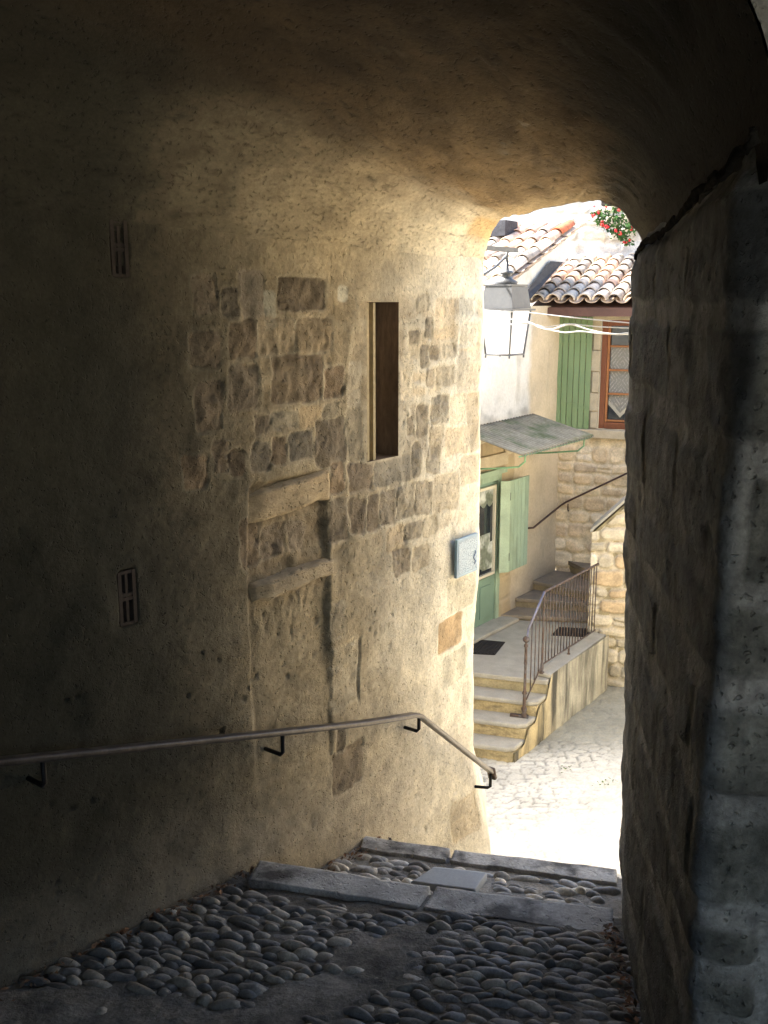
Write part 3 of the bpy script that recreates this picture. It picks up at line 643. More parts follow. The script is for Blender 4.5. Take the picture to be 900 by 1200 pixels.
def build_floor():
    xs = np.r_[np.arange(-4.4, -1.6, .06), np.arange(-1.6, 1.2, .011), np.arange(1.2, 2.4, .06)]; ys = np.r_[np.arange(-2.9, 1.5, .06), np.arange(1.5, 3.66, .011), 3.68]
    X, Y = np.meshgrid(xs, ys, indexing='ij'); Z = zfloor(X, Y)
    Z = Z + .006 * fbm(X * 4, Y * 4, 4, 5) + .005 * fbm(X * 18, Y * 18, 3, 6) - .006
    pm = np.zeros(X.shape)
    for p in patches[:2]: pm = np.maximum(pm, in_poly(X + .02 * fbm(X * 9, Y * 9, 3, 1), Y + .02 * fbm(X * 9, Y * 9, 3, 2), p))
    Z += pm * (.007 + .006 * fbm(X * 7, Y * 7, 3, 12) + .004 * fbm(X * 30, Y * 30, 2, 13))
    C = np.ones(X.shape + (3,)) * np.array((.165, .15, .125)); C = C * (1 - pm[..., None]) + np.array((.185, .172, .15)) * pm[..., None]
    C *= (1 + .4 * fbm(X * 5, Y * 5, 4, 8))[..., None]
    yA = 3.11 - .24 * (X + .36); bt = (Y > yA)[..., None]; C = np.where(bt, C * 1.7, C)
    # gutter of dirt where the floor meets the left wall
    yB = 3.60 - .22 * (X + .07)
    keep = (Y < yB)[:-1, :-1]
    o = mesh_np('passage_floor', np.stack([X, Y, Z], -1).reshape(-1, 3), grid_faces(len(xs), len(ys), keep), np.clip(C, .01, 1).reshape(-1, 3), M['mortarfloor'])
    tag(o, 'worn mortar bed of the sloping covered passage floor', kind='structure')
build_floor()

def slab(name, quad_, th, mat, label, seed, cat='stone slab', group=None, parent=None, zt=None):
    "irregular stone slab over a plan quad (a,b far edge left-right; c,d near edge right-left)"
    a, b, c, d = [np.array(p, float) for p in quad_]
    nu, nv = 60, 16
    u, v = np.meshgrid(np.linspace(0, 1, nu), np.linspace(0, 1, nv), indexing='ij')
    P = (a + (b - a) * u[..., None]) * (1 - v[..., None]) + (d + (c - d) * u[..., None]) * v[..., None]
    X, Y = P[..., 0], P[..., 1]
    wob = .012 * fbm(X * 9, Y * 9 + seed, 3, seed)
    Y = Y + wob * np.where(v > .5, 1, -.6) * np.abs(v - .5) * 2; X = X + .006 * fbm(Y * 9, X * 3, 3, seed + 3) * np.abs(u - .5) * 2
    L_, W_ = np.linalg.norm(b - a), np.linalg.norm(d - a)
    e = np.minimum(np.minimum(u, 1 - u) * L_, np.minimum(v, 1 - v) * W_)
    z = zt + .004 * fbm(X * 5, Y * 5, 3, seed) - .008 * (1 - np.sqrt(np.clip(e / .008, 0, 1)))
    Z = np.where(e < 1e-6, zt - th, z)
    C = np.ones(X.shape + (3,)) * (1 + .12 * fbm(X * 3, Y * 3, 3, seed + 9))[..., None]
    o = mesh_np(name, np.stack([X, Y, Z], -1).reshape(-1, 3), grid_faces(nu, nv, flip=True), C.reshape(-1, 3), mat, parent)
    if label: tag(o, label, cat, group)
    return o
zA, zB, zP = -1.890, -2.098, -2.070
def q(z, *p): return [PZ(x, y, z)[:2] for x, y in p]
slab('stone_slab', q(zA, (303, 1006), (509, 1037), (490, 1064.5), (286, 1031)), .12, M['slab'], 'dark grey step slab against the left wall, nearer of the two slab rows', 1, group='step edging slabs', zt=zA)
slab('stone_slab', q(zA, (511, 1037), (722, 1062), (722, 1099), (492, 1065)), .12, M['slab'], 'long dark grey step slab reaching the right pillar, nearer slab row', 2, group='step edging slabs', zt=zA)
slab('stone_slab', q(zB, (424, 978), (530, 994), (523, 1008.5), (420, 995)), .16, M['slab'], 'grey stair edge slab at the foot of the left wall, farther slab row', 3, group='step edging slabs', zt=zB)
slab('stone_slab', q(zB, (531, 994), (726, 1018), (726, 1037), (524.5, 1009)), .16, M['slab'], 'long grey stair edge slab beside the sunlit drop to the street', 4, group='step edging slabs', zt=zB)
slab('stone_slab', q(zP, (510, 1013), (573, 1021), (556, 1044), (479, 1034)), .06, M['paleslab'], 'small pale flat slab set between the two rows of step slabs', 5, zt=zP)

def build_pebbles():
    Vs, Fs, Cs = [], [], []; off = 0
    nu, nv = 12, 7
    th = np.linspace(0, 2 * math.pi, nu, endpoint=False); ph = np.linspace(-.25, math.pi / 2, nv)
    T, Pq = np.meshgrid(th, ph, indexing='ij')
    fb = []
    for i in range(nu):
        for j in range(nv - 1):
            a = i * nv + j; b = ((i + 1) % nu) * nv + j; fb.append((a, b, b + 1, a + 1))
    fb = np.array(fb)
    ax = np.array((.97, -.235)); bx = np.array((.235, .97))
    def stone(cx, cy, z, a, b, h, ang, col, seed):
        nonlocal off
        ca, sa = math.cos(ang), math.sin(ang)
        ce = np.clip(np.cos(Pq), 0, 1); pw = .8
        x = a * np.sign(np.cos(T)) * np.abs(np.cos(T)) ** pw * ce; y = b * np.sign(np.sin(T)) * np.abs(np.sin(T)) ** pw * ce; zz = h * np.sin(Pq)
        k = 1 + .5 * (vnoise(np.cos(T) * 1.5 + seed, np.sin(T) * 1.5 + seed * .37, 3) - .5) ; x = x * k; y = y * k
        zz = zz * (1 + .35 * (vnoise(x * 25 + seed, y * 25, 4) - .5))
        U = ax * ca + bx * sa; W = -ax * sa + bx * ca
        V = np.stack([cx + x * U[0] + y * W[0], cy + x * U[1] + y * W[1], z + zz], -1).reshape(-1, 3)
        Vs.append(V); Fs.append(fb + off); Cs.append(np.tile(col, (len(V), 1))); off += len(V)
    rng = random.Random(5)
    def field(y0, y1, test, dens, bright):
        v = y0
        row = 0
        while v < y1:
            hgt = rng.uniform(.026, .044); u = -2.4 + rng.uniform(0, .1)
            while u < 1.3:
                w = rng.choice((rng.uniform(.035, .06), rng.uniform(.05, .085), rng.uniform(.06, .095), rng.uniform(.08, .13)))
                cu = u + w / 2; cv = v + rng.uniform(-.008, .008) + .018 * math.sin(u * 4 + row * .3) + .02 * math.sin(u * 1.7)
                X, Y = ax * cu + bx * cv
                u += w * .92
                lw_x = np.interp(Y, ly[:400], lx[:400]); rwx = .397 + .12 * Y
                if X < lw_x + .02 or X > rwx + .03: continue
                if rng.random() > dens or not test(X, Y): continue
                g = rng.uniform(.55, 1.25) * bright
                col = np.array(rng.choice(((.24, .232, .215), (.18, .18, .175), (.29, .268, .225), (.155, .15, .14), (.36, .33, .275)))) * g
                stone(X, Y, float(zfloor(X, Y)) - .0135 + rng.uniform(-.006, .004), w / 2 * 1.04, hgt / 2 * 1.05, rng.uniform(.017, .029), rng.gauss(-.08, .18), col, rng.uniform(0, 99))
            v += hgt * .88; row += 1
    yA = lambda X: 2.95 - .235 * (X + .36)
    def t1(X, Y):
        Xa, Ya = np.array([X]), np.array([Y])
        jx, jy = rng.gauss(0, .035), rng.gauss(0, .035)
        inp = any(in_poly(Xa + jx, Ya + jy, p)[0] for p in patches)
        return Y < yA(X) - .0 and Y > 1.3 and (not inp or rng.random() < .10)
    field(.9, 3.4, t1, 1.01, 1)
    def t2(X, Y):
        return Y > 3.17 - .24 * (X + .36) and Y < 3.52 - .22 * (X + .07) and not in_poly(np.array([X]), np.array([Y]), q(zP, (505, 1010), (580, 1018), (562, 1047), (473, 1036)))[0]
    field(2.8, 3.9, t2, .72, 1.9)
    o = mesh_np('cobblestones', np.concatenate(Vs), np.concatenate(Fs), np.concatenate(Cs), M['pebble'])
    tag(o, 'dark river cobbles set on edge in the passage floor', kind='structure')
build_pebbles()

M['tread_w'] = surf('pale bounce steps', col=(.66, .60, .47), rough=.85, var=.15, scale=5, fine=70, bump=.3, bdist=.006)  # pale colour chosen to bounce sunlight into the passage
def build_descent():
    "flight from the slab edge down to the street level; hidden below the edge from the photo's camera"
    m = MB(); n = 12; y0 = 3.66; z0 = -2.12; dz = (4.75 - 2.12) / n; dy = .325
    for k in range(n):
        z = z0 - dz * (k + 1) + .0; ya = y0 + dy * k
        m.prism([(-.2, ya + .0), (1.15 + .1 * k, ya - .25 - .0 * k), (1.25 + .12 * k, ya + dy + .3 * 0 - .25), (-.2, ya + dy)], -4.9, z)
    m.prism([(-.2, 3.45), (1.1, 3.3), (1.15, 3.41), (-.2, 3.66)], -4.9, -2.2)
    o = m.build('stone_steps', M['tread_w']); tag(o, kind='structure', label='stone steps dropping from the passage to the street')
build_descent()

def build_plaza():
    xs = np.r_[-60, -25, np.arange(-6, -.5, .25), np.arange(-.5, 3.6, .022), np.arange(3.6, 9, .25), 25, 60]; ys = np.r_[-60, -20, np.arange(-6, 6, .5), np.arange(6, 12.4, .022), np.arange(12.4, 18, .5), 40, 90]
    X, Y = np.meshgrid(xs, ys, indexing='ij')
    inn = (smooth(-.5, 0, X) * smooth(3.6, 3.2, X) * smooth(6, 6.4, Y) * smooth(12.4, 12, Y))
    Z = np.full(X.shape, -4.75) + inn * (.012 * fbm(X * 3, Y * 3, 3, 2))
    # flat cobbles: cellular relief
    wx = X + .04 * fbm(X * 5, Y * 5, 2, 7); wy = Y + .04 * fbm(X * 5, Y * 5, 2, 8)
    cx, cy = wx / .13, wy / .10; F1 = np.full(X.shape, 9.); F2 = np.full(X.shape, 9.); idn = np.zeros(X.shape)
    ix, iy = np.floor(cx).astype(int), np.floor(cy).astype(int)
    for a in (-1, 0, 1):
        for b in (-1, 0, 1):
            jx, jy = ix + a, iy + b; px_ = jx + .15 + .7 * _h(jx, jy, 1); py_ = jy + .15 + .7 * _h(jx, jy, 2)
            dd = np.hypot(cx - px_, cy - py_); nw = dd < F1
            F2 = np.where(nw, F1, np.minimum(F2, dd)); idn = np.where(nw, _h(jx, jy, 3), idn); F1 = np.where(nw, dd, F1)
    mort = smooth(.16, .03, F2 - F1)
    worn = smooth(-.6, .15, fbm(X * .9, Y * .9, 3, 31))
    Z += inn * (.014 * (1 - mort) * (.35 + .65 * worn))
    base = np.array((.52, .50, .43))
    C = np.ones(X.shape + (3,)) * base; C *= (1 + .22 * (idn - .5) * worn)[..., None]; C = C * (1 - .55 * mort[..., None] * worn[..., None])
    far = smooth(9.6, 10.4, Y - .1 * (X - 1.5))[..., None]; C = C * (1 - far) + np.array((.25, .24, .19)) * (1 + .15 * fbm(X * 4, Y * 4, 4, 9))[..., None] * far  # far street darkened: the house's shade put into the colour
    pale = smooth(9.0, 8.1, Y)[..., None]; C = C * (1 - .6 * pale) + np.array((.66, .62, .52)) * .6 * pale  # near street lightened: sun glare put into the colour
    o = mesh_np('street', np.stack([X, Y, Z], -1).reshape(-1, 3), grid_faces(len(xs), len(ys)), np.clip(C, .01, 1).reshape(-1, 3), M['plaza'])
    tag(o, 'worn cobbled street below the passage', kind='structure')
build_plaza()

# ================================================================ HOUSE ACROSS THE STREET
dW = np.array((.5843, .8115))              # along the door wall, away from us
nW = np.array((dW[1], -dW[0]))             # outward from the door wall
CORN = np.array((2.444, 13.81))
def dw(s, off=0.0): return CORN - dW * s + nW * off
dB = np.array((.9171, -.3987)); nB = np.array((-dB[1], dB[0])) * -1
def bw(t, off=0.0): return CORN + dB * t + nB * off
def on_line(px, py, p0, d, off=0.0, n=None):
    "intersection with the vertical plane through plan point p0 along d; returns distance along d and z"
    p = np.array(p0, float) + (n * off if n is not None else 0)
    x, y, z = ray(px, py); r = x / y
    t = (r * p[1] - p[0]) / (d[0] - r * d[1]); Y = p[1] + t * d[1]
    return t, Y * z / y
def dwh(px, py, off=0.0):
    t, z = on_line(px, py, CORN, -dW, off, nW); return t, z
def bwh(px, py, off=0.0): return on_line(px, py, CORN, dB, off, nB)

def wall_grid(name, p0, d, n, S, Z, D, C, mat, parent, keep=None, flip=False):
    X = p0[0] + d[0] * S + n[0] * D; Y = p0[1] + d[1] * S + n[1] * D
    return mesh_np(name, np.stack([X, Y, Z], -1).reshape(-1, 3), grid_faces(S.shape[0], S.shape[1], keep, flip), np.clip(C, .01, .92).reshape(-1, 3), mat, parent)
A3 = lambda *c: np.array(c)
def nosliver(a, must):
    a = np.unique(np.r_[a, must]); k = [i for i in range(len(a)) if not (a[i] not in must and any(abs(a[i] - q_) < .012 for q_ in must))]
    return a[k]

def build_house():
    root = empty('stone_house', (1.5, 12.5, -4.75), 'ochre and limewashed village house across the street with green shutters and tiled roofs', 'house')
    # ---- door wall
    ds0, _ = dwh(586, 650); ds1 = ds0 + .98; zs, ztop = -4.06, dwh(586, 553)[1]
    S = nosliver(np.r_[np.arange(0, 2.6, .022), np.arange(2.6, 6.71, .1)], [ds0, ds1]); Zs = nosliver(np.r_[np.arange(-4.9, .95, .022)], [zs, ztop]); 
    SS, ZZ = np.meshgrid(S, Zs, indexing='ij')
    vt = np.where(SS < 3.0, .92 - .4 * SS, .5)   # verge line; past it, unseen, raised flat to shade the street
    ZZ = np.minimum(ZZ, vt - .05)
    D = .016 * fbm(SS * 1.5, ZZ * 1.5, 3, 41) + .006 * fbm(SS * 7, ZZ * 7, 3, 42)
    C = np.ones(SS.shape + (3,)) * A3(.51, .42, .29); C *= (1 + .12 * fbm(SS * 2, ZZ * 2, 4, 43))[..., None]
    wl, _ = dwh(621, 440)
    wh = smooth(wl - .06, wl + .10, SS + .08 * fbm(SS * 3, ZZ * 3, 3, 44)) * smooth(-1.55, -1.35, ZZ); wh = np.maximum(wh, smooth(.0, .12, ZZ + .05 * fbm(SS * 4, ZZ * 4, 3, 45)))
    C = C * (1 - wh[..., None]) + A3(.60, .575, .52) * wh[..., None]
    mould = smooth(.0, .5, fbm(SS * 4, ZZ * 5, 4, 46)) * smooth(-1.0, -1.3, ZZ) * wh; C = C * (1 - .6 * mould[..., None]) + A3(.17, .16, .14) * .6 * mould[..., None]
    chip = smooth(.45, .6, fbm(SS * 7, ZZ * 5, 3, 47)) * (1 - wh) * smooth(-1.6, -1.2, ZZ) ; C = C * (1 - .35 * chip[..., None]) + A3(.24, .17, .10) * .5 * chip[..., None]
    foot = smooth(-3.3, -4.0, ZZ + .2 * fbm(SS * 3, ZZ * 3, 3, 48)) * .5; C = C * (1 - foot[..., None]) + A3(.24, .20, .15) * foot[..., None]
    # stone surround left bare round the door
    mk, idn, sd = rubble_rows(SS, ZZ, rows_of(-4.9, .9, .22, .34, 3), .22, .34, 4, .015, .03)
    dist = np.maximum(np.maximum(ds0 - .30 - SS, SS - ds1 - .30), np.maximum(-4.9 - ZZ, ZZ - ztop - .42)) + .05 * fbm(SS * 5, ZZ * 5, 3, 49)
    b = smooth(.02, -.02, dist); st = stone_colors(idn, [(.52, .42, .26), (.56, .48, .34), (.46, .36, .22), (.54, .40, .22)])
    C = C * (1 - b[..., None]) + (st * mk[..., None] + A3(.50, .40, .26) * (1 - mk[..., None])) * .72 * b[..., None]; D += b * .008 * mk
    keep = ~(((S[1:] + S[:-1] > 2 * ds0) & (S[1:] + S[:-1] < 2 * ds1))[:, None] & ((Zs[1:] + Zs[:-1] > 2 * zs) & (Zs[1:] + Zs[:-1] < 2 * ztop))[None])
    (ca, za_), (cb, zb_2) = dwh(613, 353), dwh(652, 307)
    zm_ = (Zs[1:] + Zs[:-1])[None] / 2; smm = (S[1:] + S[:-1])[:, None] / 2
    cut = (zm_ > -.04) & (zm_ < zb_2) & (smm < ca + (cb - ca) * (zm_ - za_) / (zb_2 - za_))
    keep &= ~cut
    hol = smooth(.06, 0, np.maximum(np.maximum(ds0 - SS, SS - ds1), np.maximum(zs - ZZ, ZZ - ztop))); D *= 1 - hol
    wall_grid('wall', CORN, -dW, nW, SS, ZZ, D, C, M['render'], root, keep, True)
    # unseen end wall of the length added to shade the street
    e0 = dw(6.7); m = MB(); m.add([(*e0, -4.9), (*(e0 - nW * 4), -4.9), (*(e0 - nW * 4), .46), (*e0, .46)], [(0, 1, 2, 3)]); 
    m.build('wall', M['render'], root)
    o = COL.objects[-1] if False else None
    # door: leaf, frame, glazing
    dr = empty('door', (0, 0, 0)); dr.parent = root; c0 = dw(ds0, 0); dr.location = Vector((c0[0], c0[1], zs)) - parent_loc(root)
    m = MB(); fr = MB(); R = -.10
    def pbox(mb, s0, s1, z0, z1, off, th):
        c = dw((s0 + s1) / 2, off); mb.box((*c, (z0 + z1) / 2), s1 - s0, th, z1 - z0, ax=dW)
    # jamb reveals
    rv = MB(); pbox(rv, ds0 - .01, ds0 + .012, zs, ztop, -.075, .15); pbox(rv, ds1 - .012, ds1 + .01, zs, ztop, -.075, .15); pbox(rv, ds0, ds1, ztop - .012, ztop + .01, -.075, .149); pbox(rv, ds0, ds1, zs, ztop, -.16, .02)
    rv.build('frame', M['greenpale'], dr)
    s0, s1 = ds0 + .012, ds1 - .012
    pbox(fr, s0, s0 + .075, zs, ztop - .012, -.03, .06); pbox(fr, s1 - .075, s1, zs, ztop - .012, -.03, .06); pbox(fr, s0 + .076, s1 - .076, ztop - .10, ztop - .012, -.03, .06); pbox(fr, s0 - .03, s1 + .03, ztop - .004, ztop + .06, .02, .10)
    fr.build('frame', M['greenpale'], dr, bevel=.004)
    a, b_ = s0 + .08, s1 - .08
    gz0, gz1 = dwh(572, 672)[1], dwh(572, 572)[1] - .02
    pbox(m, a, b_, zs + .01, gz0 - .06, -.045, .04); pbox(m, a, a + .07, gz0 - .05, gz1 + .06, -.046, .04); pbox(m, b_ - .07, b_, gz0 - .05, gz1 + .06, -.046, .04); pbox(m, a + .071, b_ - .071, gz1 + .03, ztop - .105, -.046, .04)
    pbox(m, a + .10, (a + b_) / 2 - .03, zs + .12, gz0 - .16, -.020, .014); pbox(m, (a + b_) / 2 + .03, b_ - .10, zs + .12, gz0 - .16, -.020, .014)
    m.build('leaf', M['greendoor'], dr, bevel=.004)
    m = MB(); g0, g1 = a + .045, b_ - .05
    pbox(m, g0, g0 + .035, gz0 - .035, gz1 + .035, -.012, .035); pbox(m, g1 - .035, g1, gz0 - .035, gz1 + .035, -.012, .035); pbox(m, g0 + .036, g1 - .036, gz0 - .035, gz0, -.012, .034); pbox(m, g0 + .036, g1 - .036, gz1, gz1 + .035, -.012, .034)
    m.build('glazing_bead', M['cream'], dr)
    m = MB(); pbox(m, g0 + .03, g1 - .03, gz0, gz1, -.03, .008); m.build('pane', M['glass'], dr)
    m = MB(); pbox(m, g0 + .10, g1 - .045, gz0 + .08, gz0 + .52, -.022, .004); pbox(m, g0 + .036, g0 + .3, gz0 + .05, gz0 + .4, -.0195, .003); m.build('poster', M['poster'], dr)
    # scalloped valance behind the pane
    m = MB(); zt_ = gz1 - .01; vs = []; nn = 24
    for i in range(nn + 1):
        s_ = g0 + .04 + (g1 - g0 - .08) * i / nn; p_ = dw(s_, -.021); vs += [(*p_, zt_), (*p_, zt_ - .17 - .05 * abs(math.sin(i * math.pi / 6)))]
    m.add(vs, [(2 * i, 2 * i + 1, 2 * i + 3, 2 * i + 2) for i in range(nn)]); m.build('valance', M['poster'], dr)
    m = MB(); m.lathe((*dw(b_ - .1, .0), zs + 1.0), [(.0, -.03), (.022, -.02), (.026, 0), (.02, .02), (0, .03)], 10); m.build('handle', M['black'], dr)
    # stone lintel and corbels over the door
    m = MB(); c = dw((ds0 + ds1) / 2, .015); m.box((*c, ztop + .17), 1.15, .06, .16, ax=dW)
    pts = []
    for i in range(9):
        t_ = math.pi * i / 8; pts.append((*dw((ds0 + ds1) / 2 - .58 * math.cos(t_), .035), ztop + .24 + .26 * math.sin(t_)))
    m.tube(pts, .075, 8); m.build('lintel', M['stonepart_p'], root, bevel=.01)
    # open folding shutter beside the door: two hinged leaves
    sh = empty('shutter', (0, 0, 0)); sh.parent = root; c0 = dw(ds0 - .05, 0); sh.location = Vector((c0[0], c0[1], -3.4)) - parent_loc(root)
    sh['label'] = 'pale sage folding shutter standing open beside the door'
    z1, z0 = dwh(600, 562, .12)[1], dwh(600, 667, .12)[1]
    m = MB(); sa, _ = dwh(597, 620, .15); sb, _ = dwh(617, 620, .13)
    # leaf lying parallel to the wall
    nb = 5
    for k in range(nb):
        u0, u1 = sb + (sa - sb) * k / nb, sb + (sa - sb) * (k + 1) / nb
        pbox(m, u0 + .003, u1 - .003, z0, z1, .14, .026)
    pbox(m, sb, sa, z0 + .1, z0 + .18, .120, .014); pbox(m, sb, sa, z1 - .18, z1 - .10, .120, .014)
    m.build('leaf', M['greenpale'], sh, bevel=.003)
    # short leaf folded back between wall and first leaf, facing the viewer
    m = MB(); p0 = np.array(dw(sa + .005, .15)); tq, _ = on_line(585.5, 620, p0, np.array((-.97, -.24))); p1 = p0 + np.array((-.97, -.24)) * tq
    dd = (p1 - p0) / np.linalg.norm(p1 - p0); mid = (p0 + p1) / 2; m.box((*mid, (z0 + z1) / 2), np.linalg.norm(p1 - p0), .026, z1 - z0, ax=dd)
    m.build('leaf', M['greenpale_l'], sh, bevel=.003)
    for zz in (z0 + .2, z1 - .2): m = MB(); m.tube([(*p0, zz - .05), (*p0, zz + .05)], .012, 6); m.build('hinge', M['black'], sh)

    # ---- back wall
    t0, _ = bwh(703, 440); t1 = t0 + .95; wz0 = bwh(715, 503)[1]; wz1 = bwh(715, 375)[1]
    S = nosliver(np.arange(-.02, 3.4, .016 ), [t0, t1]); S = S[(S < 1.9) | (np.arange(len(S)) % 4 == 0)]; Zs = nosliver(np.arange(-4.9, .05, .016), [wz0, wz1]); SS, ZZ = np.meshgrid(S, Zs, indexing='ij')
    mk, idn, sd = rubble_rows(SS, ZZ, rows_of(-4.9, .1, .13, .25, 12), .18, .42, 13, .035, .06)
    C = stone_colors(idn, [(.55, .42, .25), (.60, .50, .33), (.50, .36, .20), (.58, .46, .29), (.64, .56, .42), (.45, .34, .22)])
    mortar = A3(.60, .51, .36)
    C = C * .62 + A3(.62, .54, .41) * .38
    mk2 = mk * smooth(-.35, .1, fbm(SS * 2.2, ZZ * 2.2, 3, 14) + .25)
    C = C * mk2[..., None] + mortar * (1 - mk2[..., None]); C *= .98 * (1 + .2 * fbm(SS * 12, ZZ * 12, 3, 15))[..., None]
    D = .024 * mk2 + .006 * fbm(SS * 14, ZZ * 14, 3, 16)
    up = smooth(wz0 - .06, wz0 + .02, ZZ + .03 * fbm(SS * 5, ZZ * 5, 3, 17))                       # rendered above the window sill
    C = C * (1 - up[..., None]) + A3(.41, .335, .22) * (1 + .1 * fbm(SS * 3, ZZ * 3, 4, 18))[..., None] * up[..., None]; D = D * (1 - up) + .014 * up
    hol = smooth(.04, 0, np.maximum(np.maximum(t0 - SS, SS - t1), np.maximum(wz0 - ZZ, ZZ - wz1))); D *= 1 - hol
    keep = ~(((S[1:] + S[:-1] > 2 * t0) & (S[1:] + S[:-1] < 2 * t1))[:, None] & ((Zs[1:] + Zs[:-1] > 2 * wz0) & (Zs[1:] + Zs[:-1] < 2 * wz1))[None])
    wall_grid('wall', CORN, dB, nB, SS, ZZ, D, C, M['rubble'], root, keep)
    def bbox(mb, a_, b__, z0_, z1_, off, th):
        c_ = bw((a_ + b__) / 2, off); mb.box((*c_, (z0_ + z1_) / 2), b__ - a_, th, z1_ - z0_, ax=dB)
    # pale toothed jamb stones and sill
    m = MB(); zz = wz0 + .003; rg = random.Random(3)
    while zz < wz1 - .02:
        hgt = min(rg.uniform(.2, .34), wz1 - zz); bbox(m, t0 - rg.choice((.10, .13)), t0 - .001, zz + .004, zz + hgt - .004, .018, .05); zz += hgt
    bbox(m, t0 - .14, t1 + .14, wz1 + .003, wz1 + .15, .018, .05)
    m.build('window_surround', M['stonepart_p'], root, bevel=.012)
    # window
    w = empty('window', (0, 0, 0)); w.parent = root; c0 = bw(t0); w.location = Vector((c0[0], c0[1], wz0)) - parent_loc(root)
    m = MB(); bbox(m, bwh(672, 508)[0], t1 + .15, wz0 - .12, wz0 - .003, .05, .14); m.build('sill', M['stonepart_p'], w, bevel=.012)
    m = MB(); fo = -.07
    bbox(m, t0 + .001, t0 + .075, wz0, wz1, fo, .07); bbox(m, t1 - .075, t1 - .001, wz0, wz1, fo, .07); bbox(m, t0 + .076, t1 - .076, wz0, wz0 + .09, fo, .07); bbox(m, t0 + .076, t1 - .076, wz1 - .075, wz1, fo, .07)
    m.build('frame', M['redwood'], w, bevel=.004)
    m = MB(); zr = bwh(720, 406)[1]
    ia, ib, iz0, iz1 = t0 + .077, t1 - .077, wz0 + .092, wz1 - .077
    bbox(m, ia, ia + .03, iz0, iz1, fo, .045); bbox(m, ib - .03, ib, iz0, iz1, fo, .045); bbox(m, (ia + ib) / 2 - .03, (ia + ib) / 2 + .03, iz0, iz1, fo, .045)
    for z_ in (bwh(720, 406)[1], bwh(720, 434)[1], bwh(720, 462)[1], iz0 + .02): bbox(m, ia + .03, (ia + ib) / 2 - .03, z_ - .013, z_ + .013, fo, .04); bbox(m, (ia + ib) / 2 + .03, ib - .03, z_ - .013, z_ + .013, fo, .04)
    m.build('sash', M['orangewood'], w, bevel=.003)
    m = MB(); bbox(m, ia + .01, ib - .01, iz0, iz1, fo - .045, .006); g_ = m.build('pane', M['glass'], w)
    for k in range(2):
        ca, cb = (ia + .035, (ia + ib) / 2 - .035) if k == 0 else ((ia + ib) / 2 + .035, ib - .035)
        vs, uv, fs = [], [], []; nn = 24; zt_ = zr - .015; zb_ = bwh(720, 470)[1]; zl_ = bwh(720, 485)[1]
        for i in range(nn + 1):
            f_ = i / nn; p_ = bw(ca + (cb - ca) * f_, fo - .03); vz = zb_ + (zl_ - zb_) * (1 - abs(2 * f_ - 1))
            vs += [(*p_, zt_), (*p_, vz)]; uv += [(f_, 1), (f_, (vz - zl_) / (zt_ - zl_))]
        fs = [(2 * i, 2 * i + 1, 2 * i + 3, 2 * i + 2) for i in range(nn)]
        m = MB(); m.add(vs, fs); o = m.build('lace_curtain', M['lace'], w)
        ul = o.data.uv_layers.new(name='UVMap')
        for lp in o.data.loops: ul.data[lp.index].uv = uv[lp.vertex_index]
        m = MB()
        for i in range(2 * nn):
            f_ = (i + .5) / (2 * nn); p_ = bw(ca + (cb - ca) * f_, fo - .03); vz = zb_ + (zl_ - zb_) * (1 - abs(2 * f_ - 1)); m.box((*p_, vz - .028), .005, .002, .06, ax=dB)
        m.build('fringe', M['cream'], o)
    m = MB(); bbox(m, t0, t1, wz0, wz1, -.26, .01); m.build('room_shade', M['black'], w)  # black sheet stands in for the unlit interior
    # bright green plank shutter folded back on the wall
    sh = empty('shutter', (0, 0, 0)); sh.parent = root; c0 = bw(t0 - .1, .05); sh.location = Vector((c0[0], c0[1], wz0)) - parent_loc(root)
    sh['label'] = 'bright green plank shutter open beside the upper window'
    a0, _ = bwh(651.5, 440, .13); a1, _ = bwh(692.5, 440, .06); z0, z1 = bwh(672, 503, .09)[1], bwh(672, 371, .09)[1]
    pa, pb = np.array(bw(a0, .13)), np.array(bw(a1, .06)); dd = (pb - pa) / np.linalg.norm(pb - pa); L_ = np.linalg.norm(pb - pa); nn_ = np.array((dd[1], -dd[0]))
    m = MB()
    for k in range(6):
        wv = L_ / 6; c_ = pa + dd * wv * (k + .5); m.box((*c_, (z0 + z1) / 2), wv - .006, .028 + .003 * (k % 2), z1 - z0 - .01 * (k % 2), ax=dd)
    m.build('leaf', M['greenbright'], sh, bevel=.003)
    for z_ in (z0 + .3, z1 - .3):
        m = MB(); c_ = pa + dd * L_ / 2 - nn_ * .022; m.box((*c_, z_), L_ - .02, .018, .09, ax=dd); m.build('batten', M['greenbright'], sh)
    for z_ in (z0 + .3, z1 - .3):
        m = MB(); c_ = pa + dd * L_ * .75 + nn_ * .021; m.box((*c_, z_), L_ * .5, .006, .03, ax=dd); m.build('strap_hinge', M['greenbright'], sh)
    m = MB(); c_ = pa + dd * L_ * .42 + nn_ * .024; m.box((*c_, z0 + .36), .16, .014, .016, ax=dd); m.build('latch', M['greenbright'], sh)
    return root
M['stonepart_p'] = surf('pale dressed stone', col=(.40, .34, .24), rough=.92, var=.15, scale=7, fine=60, bump=.5, bdist=.008)
M['greenpale_l'] = surf('sage paint light', col=(.27, .345, .25), rough=.6, var=.14, scale=4, fine=60, bump=.1, bdist=.003)
HOUSE = build_house()

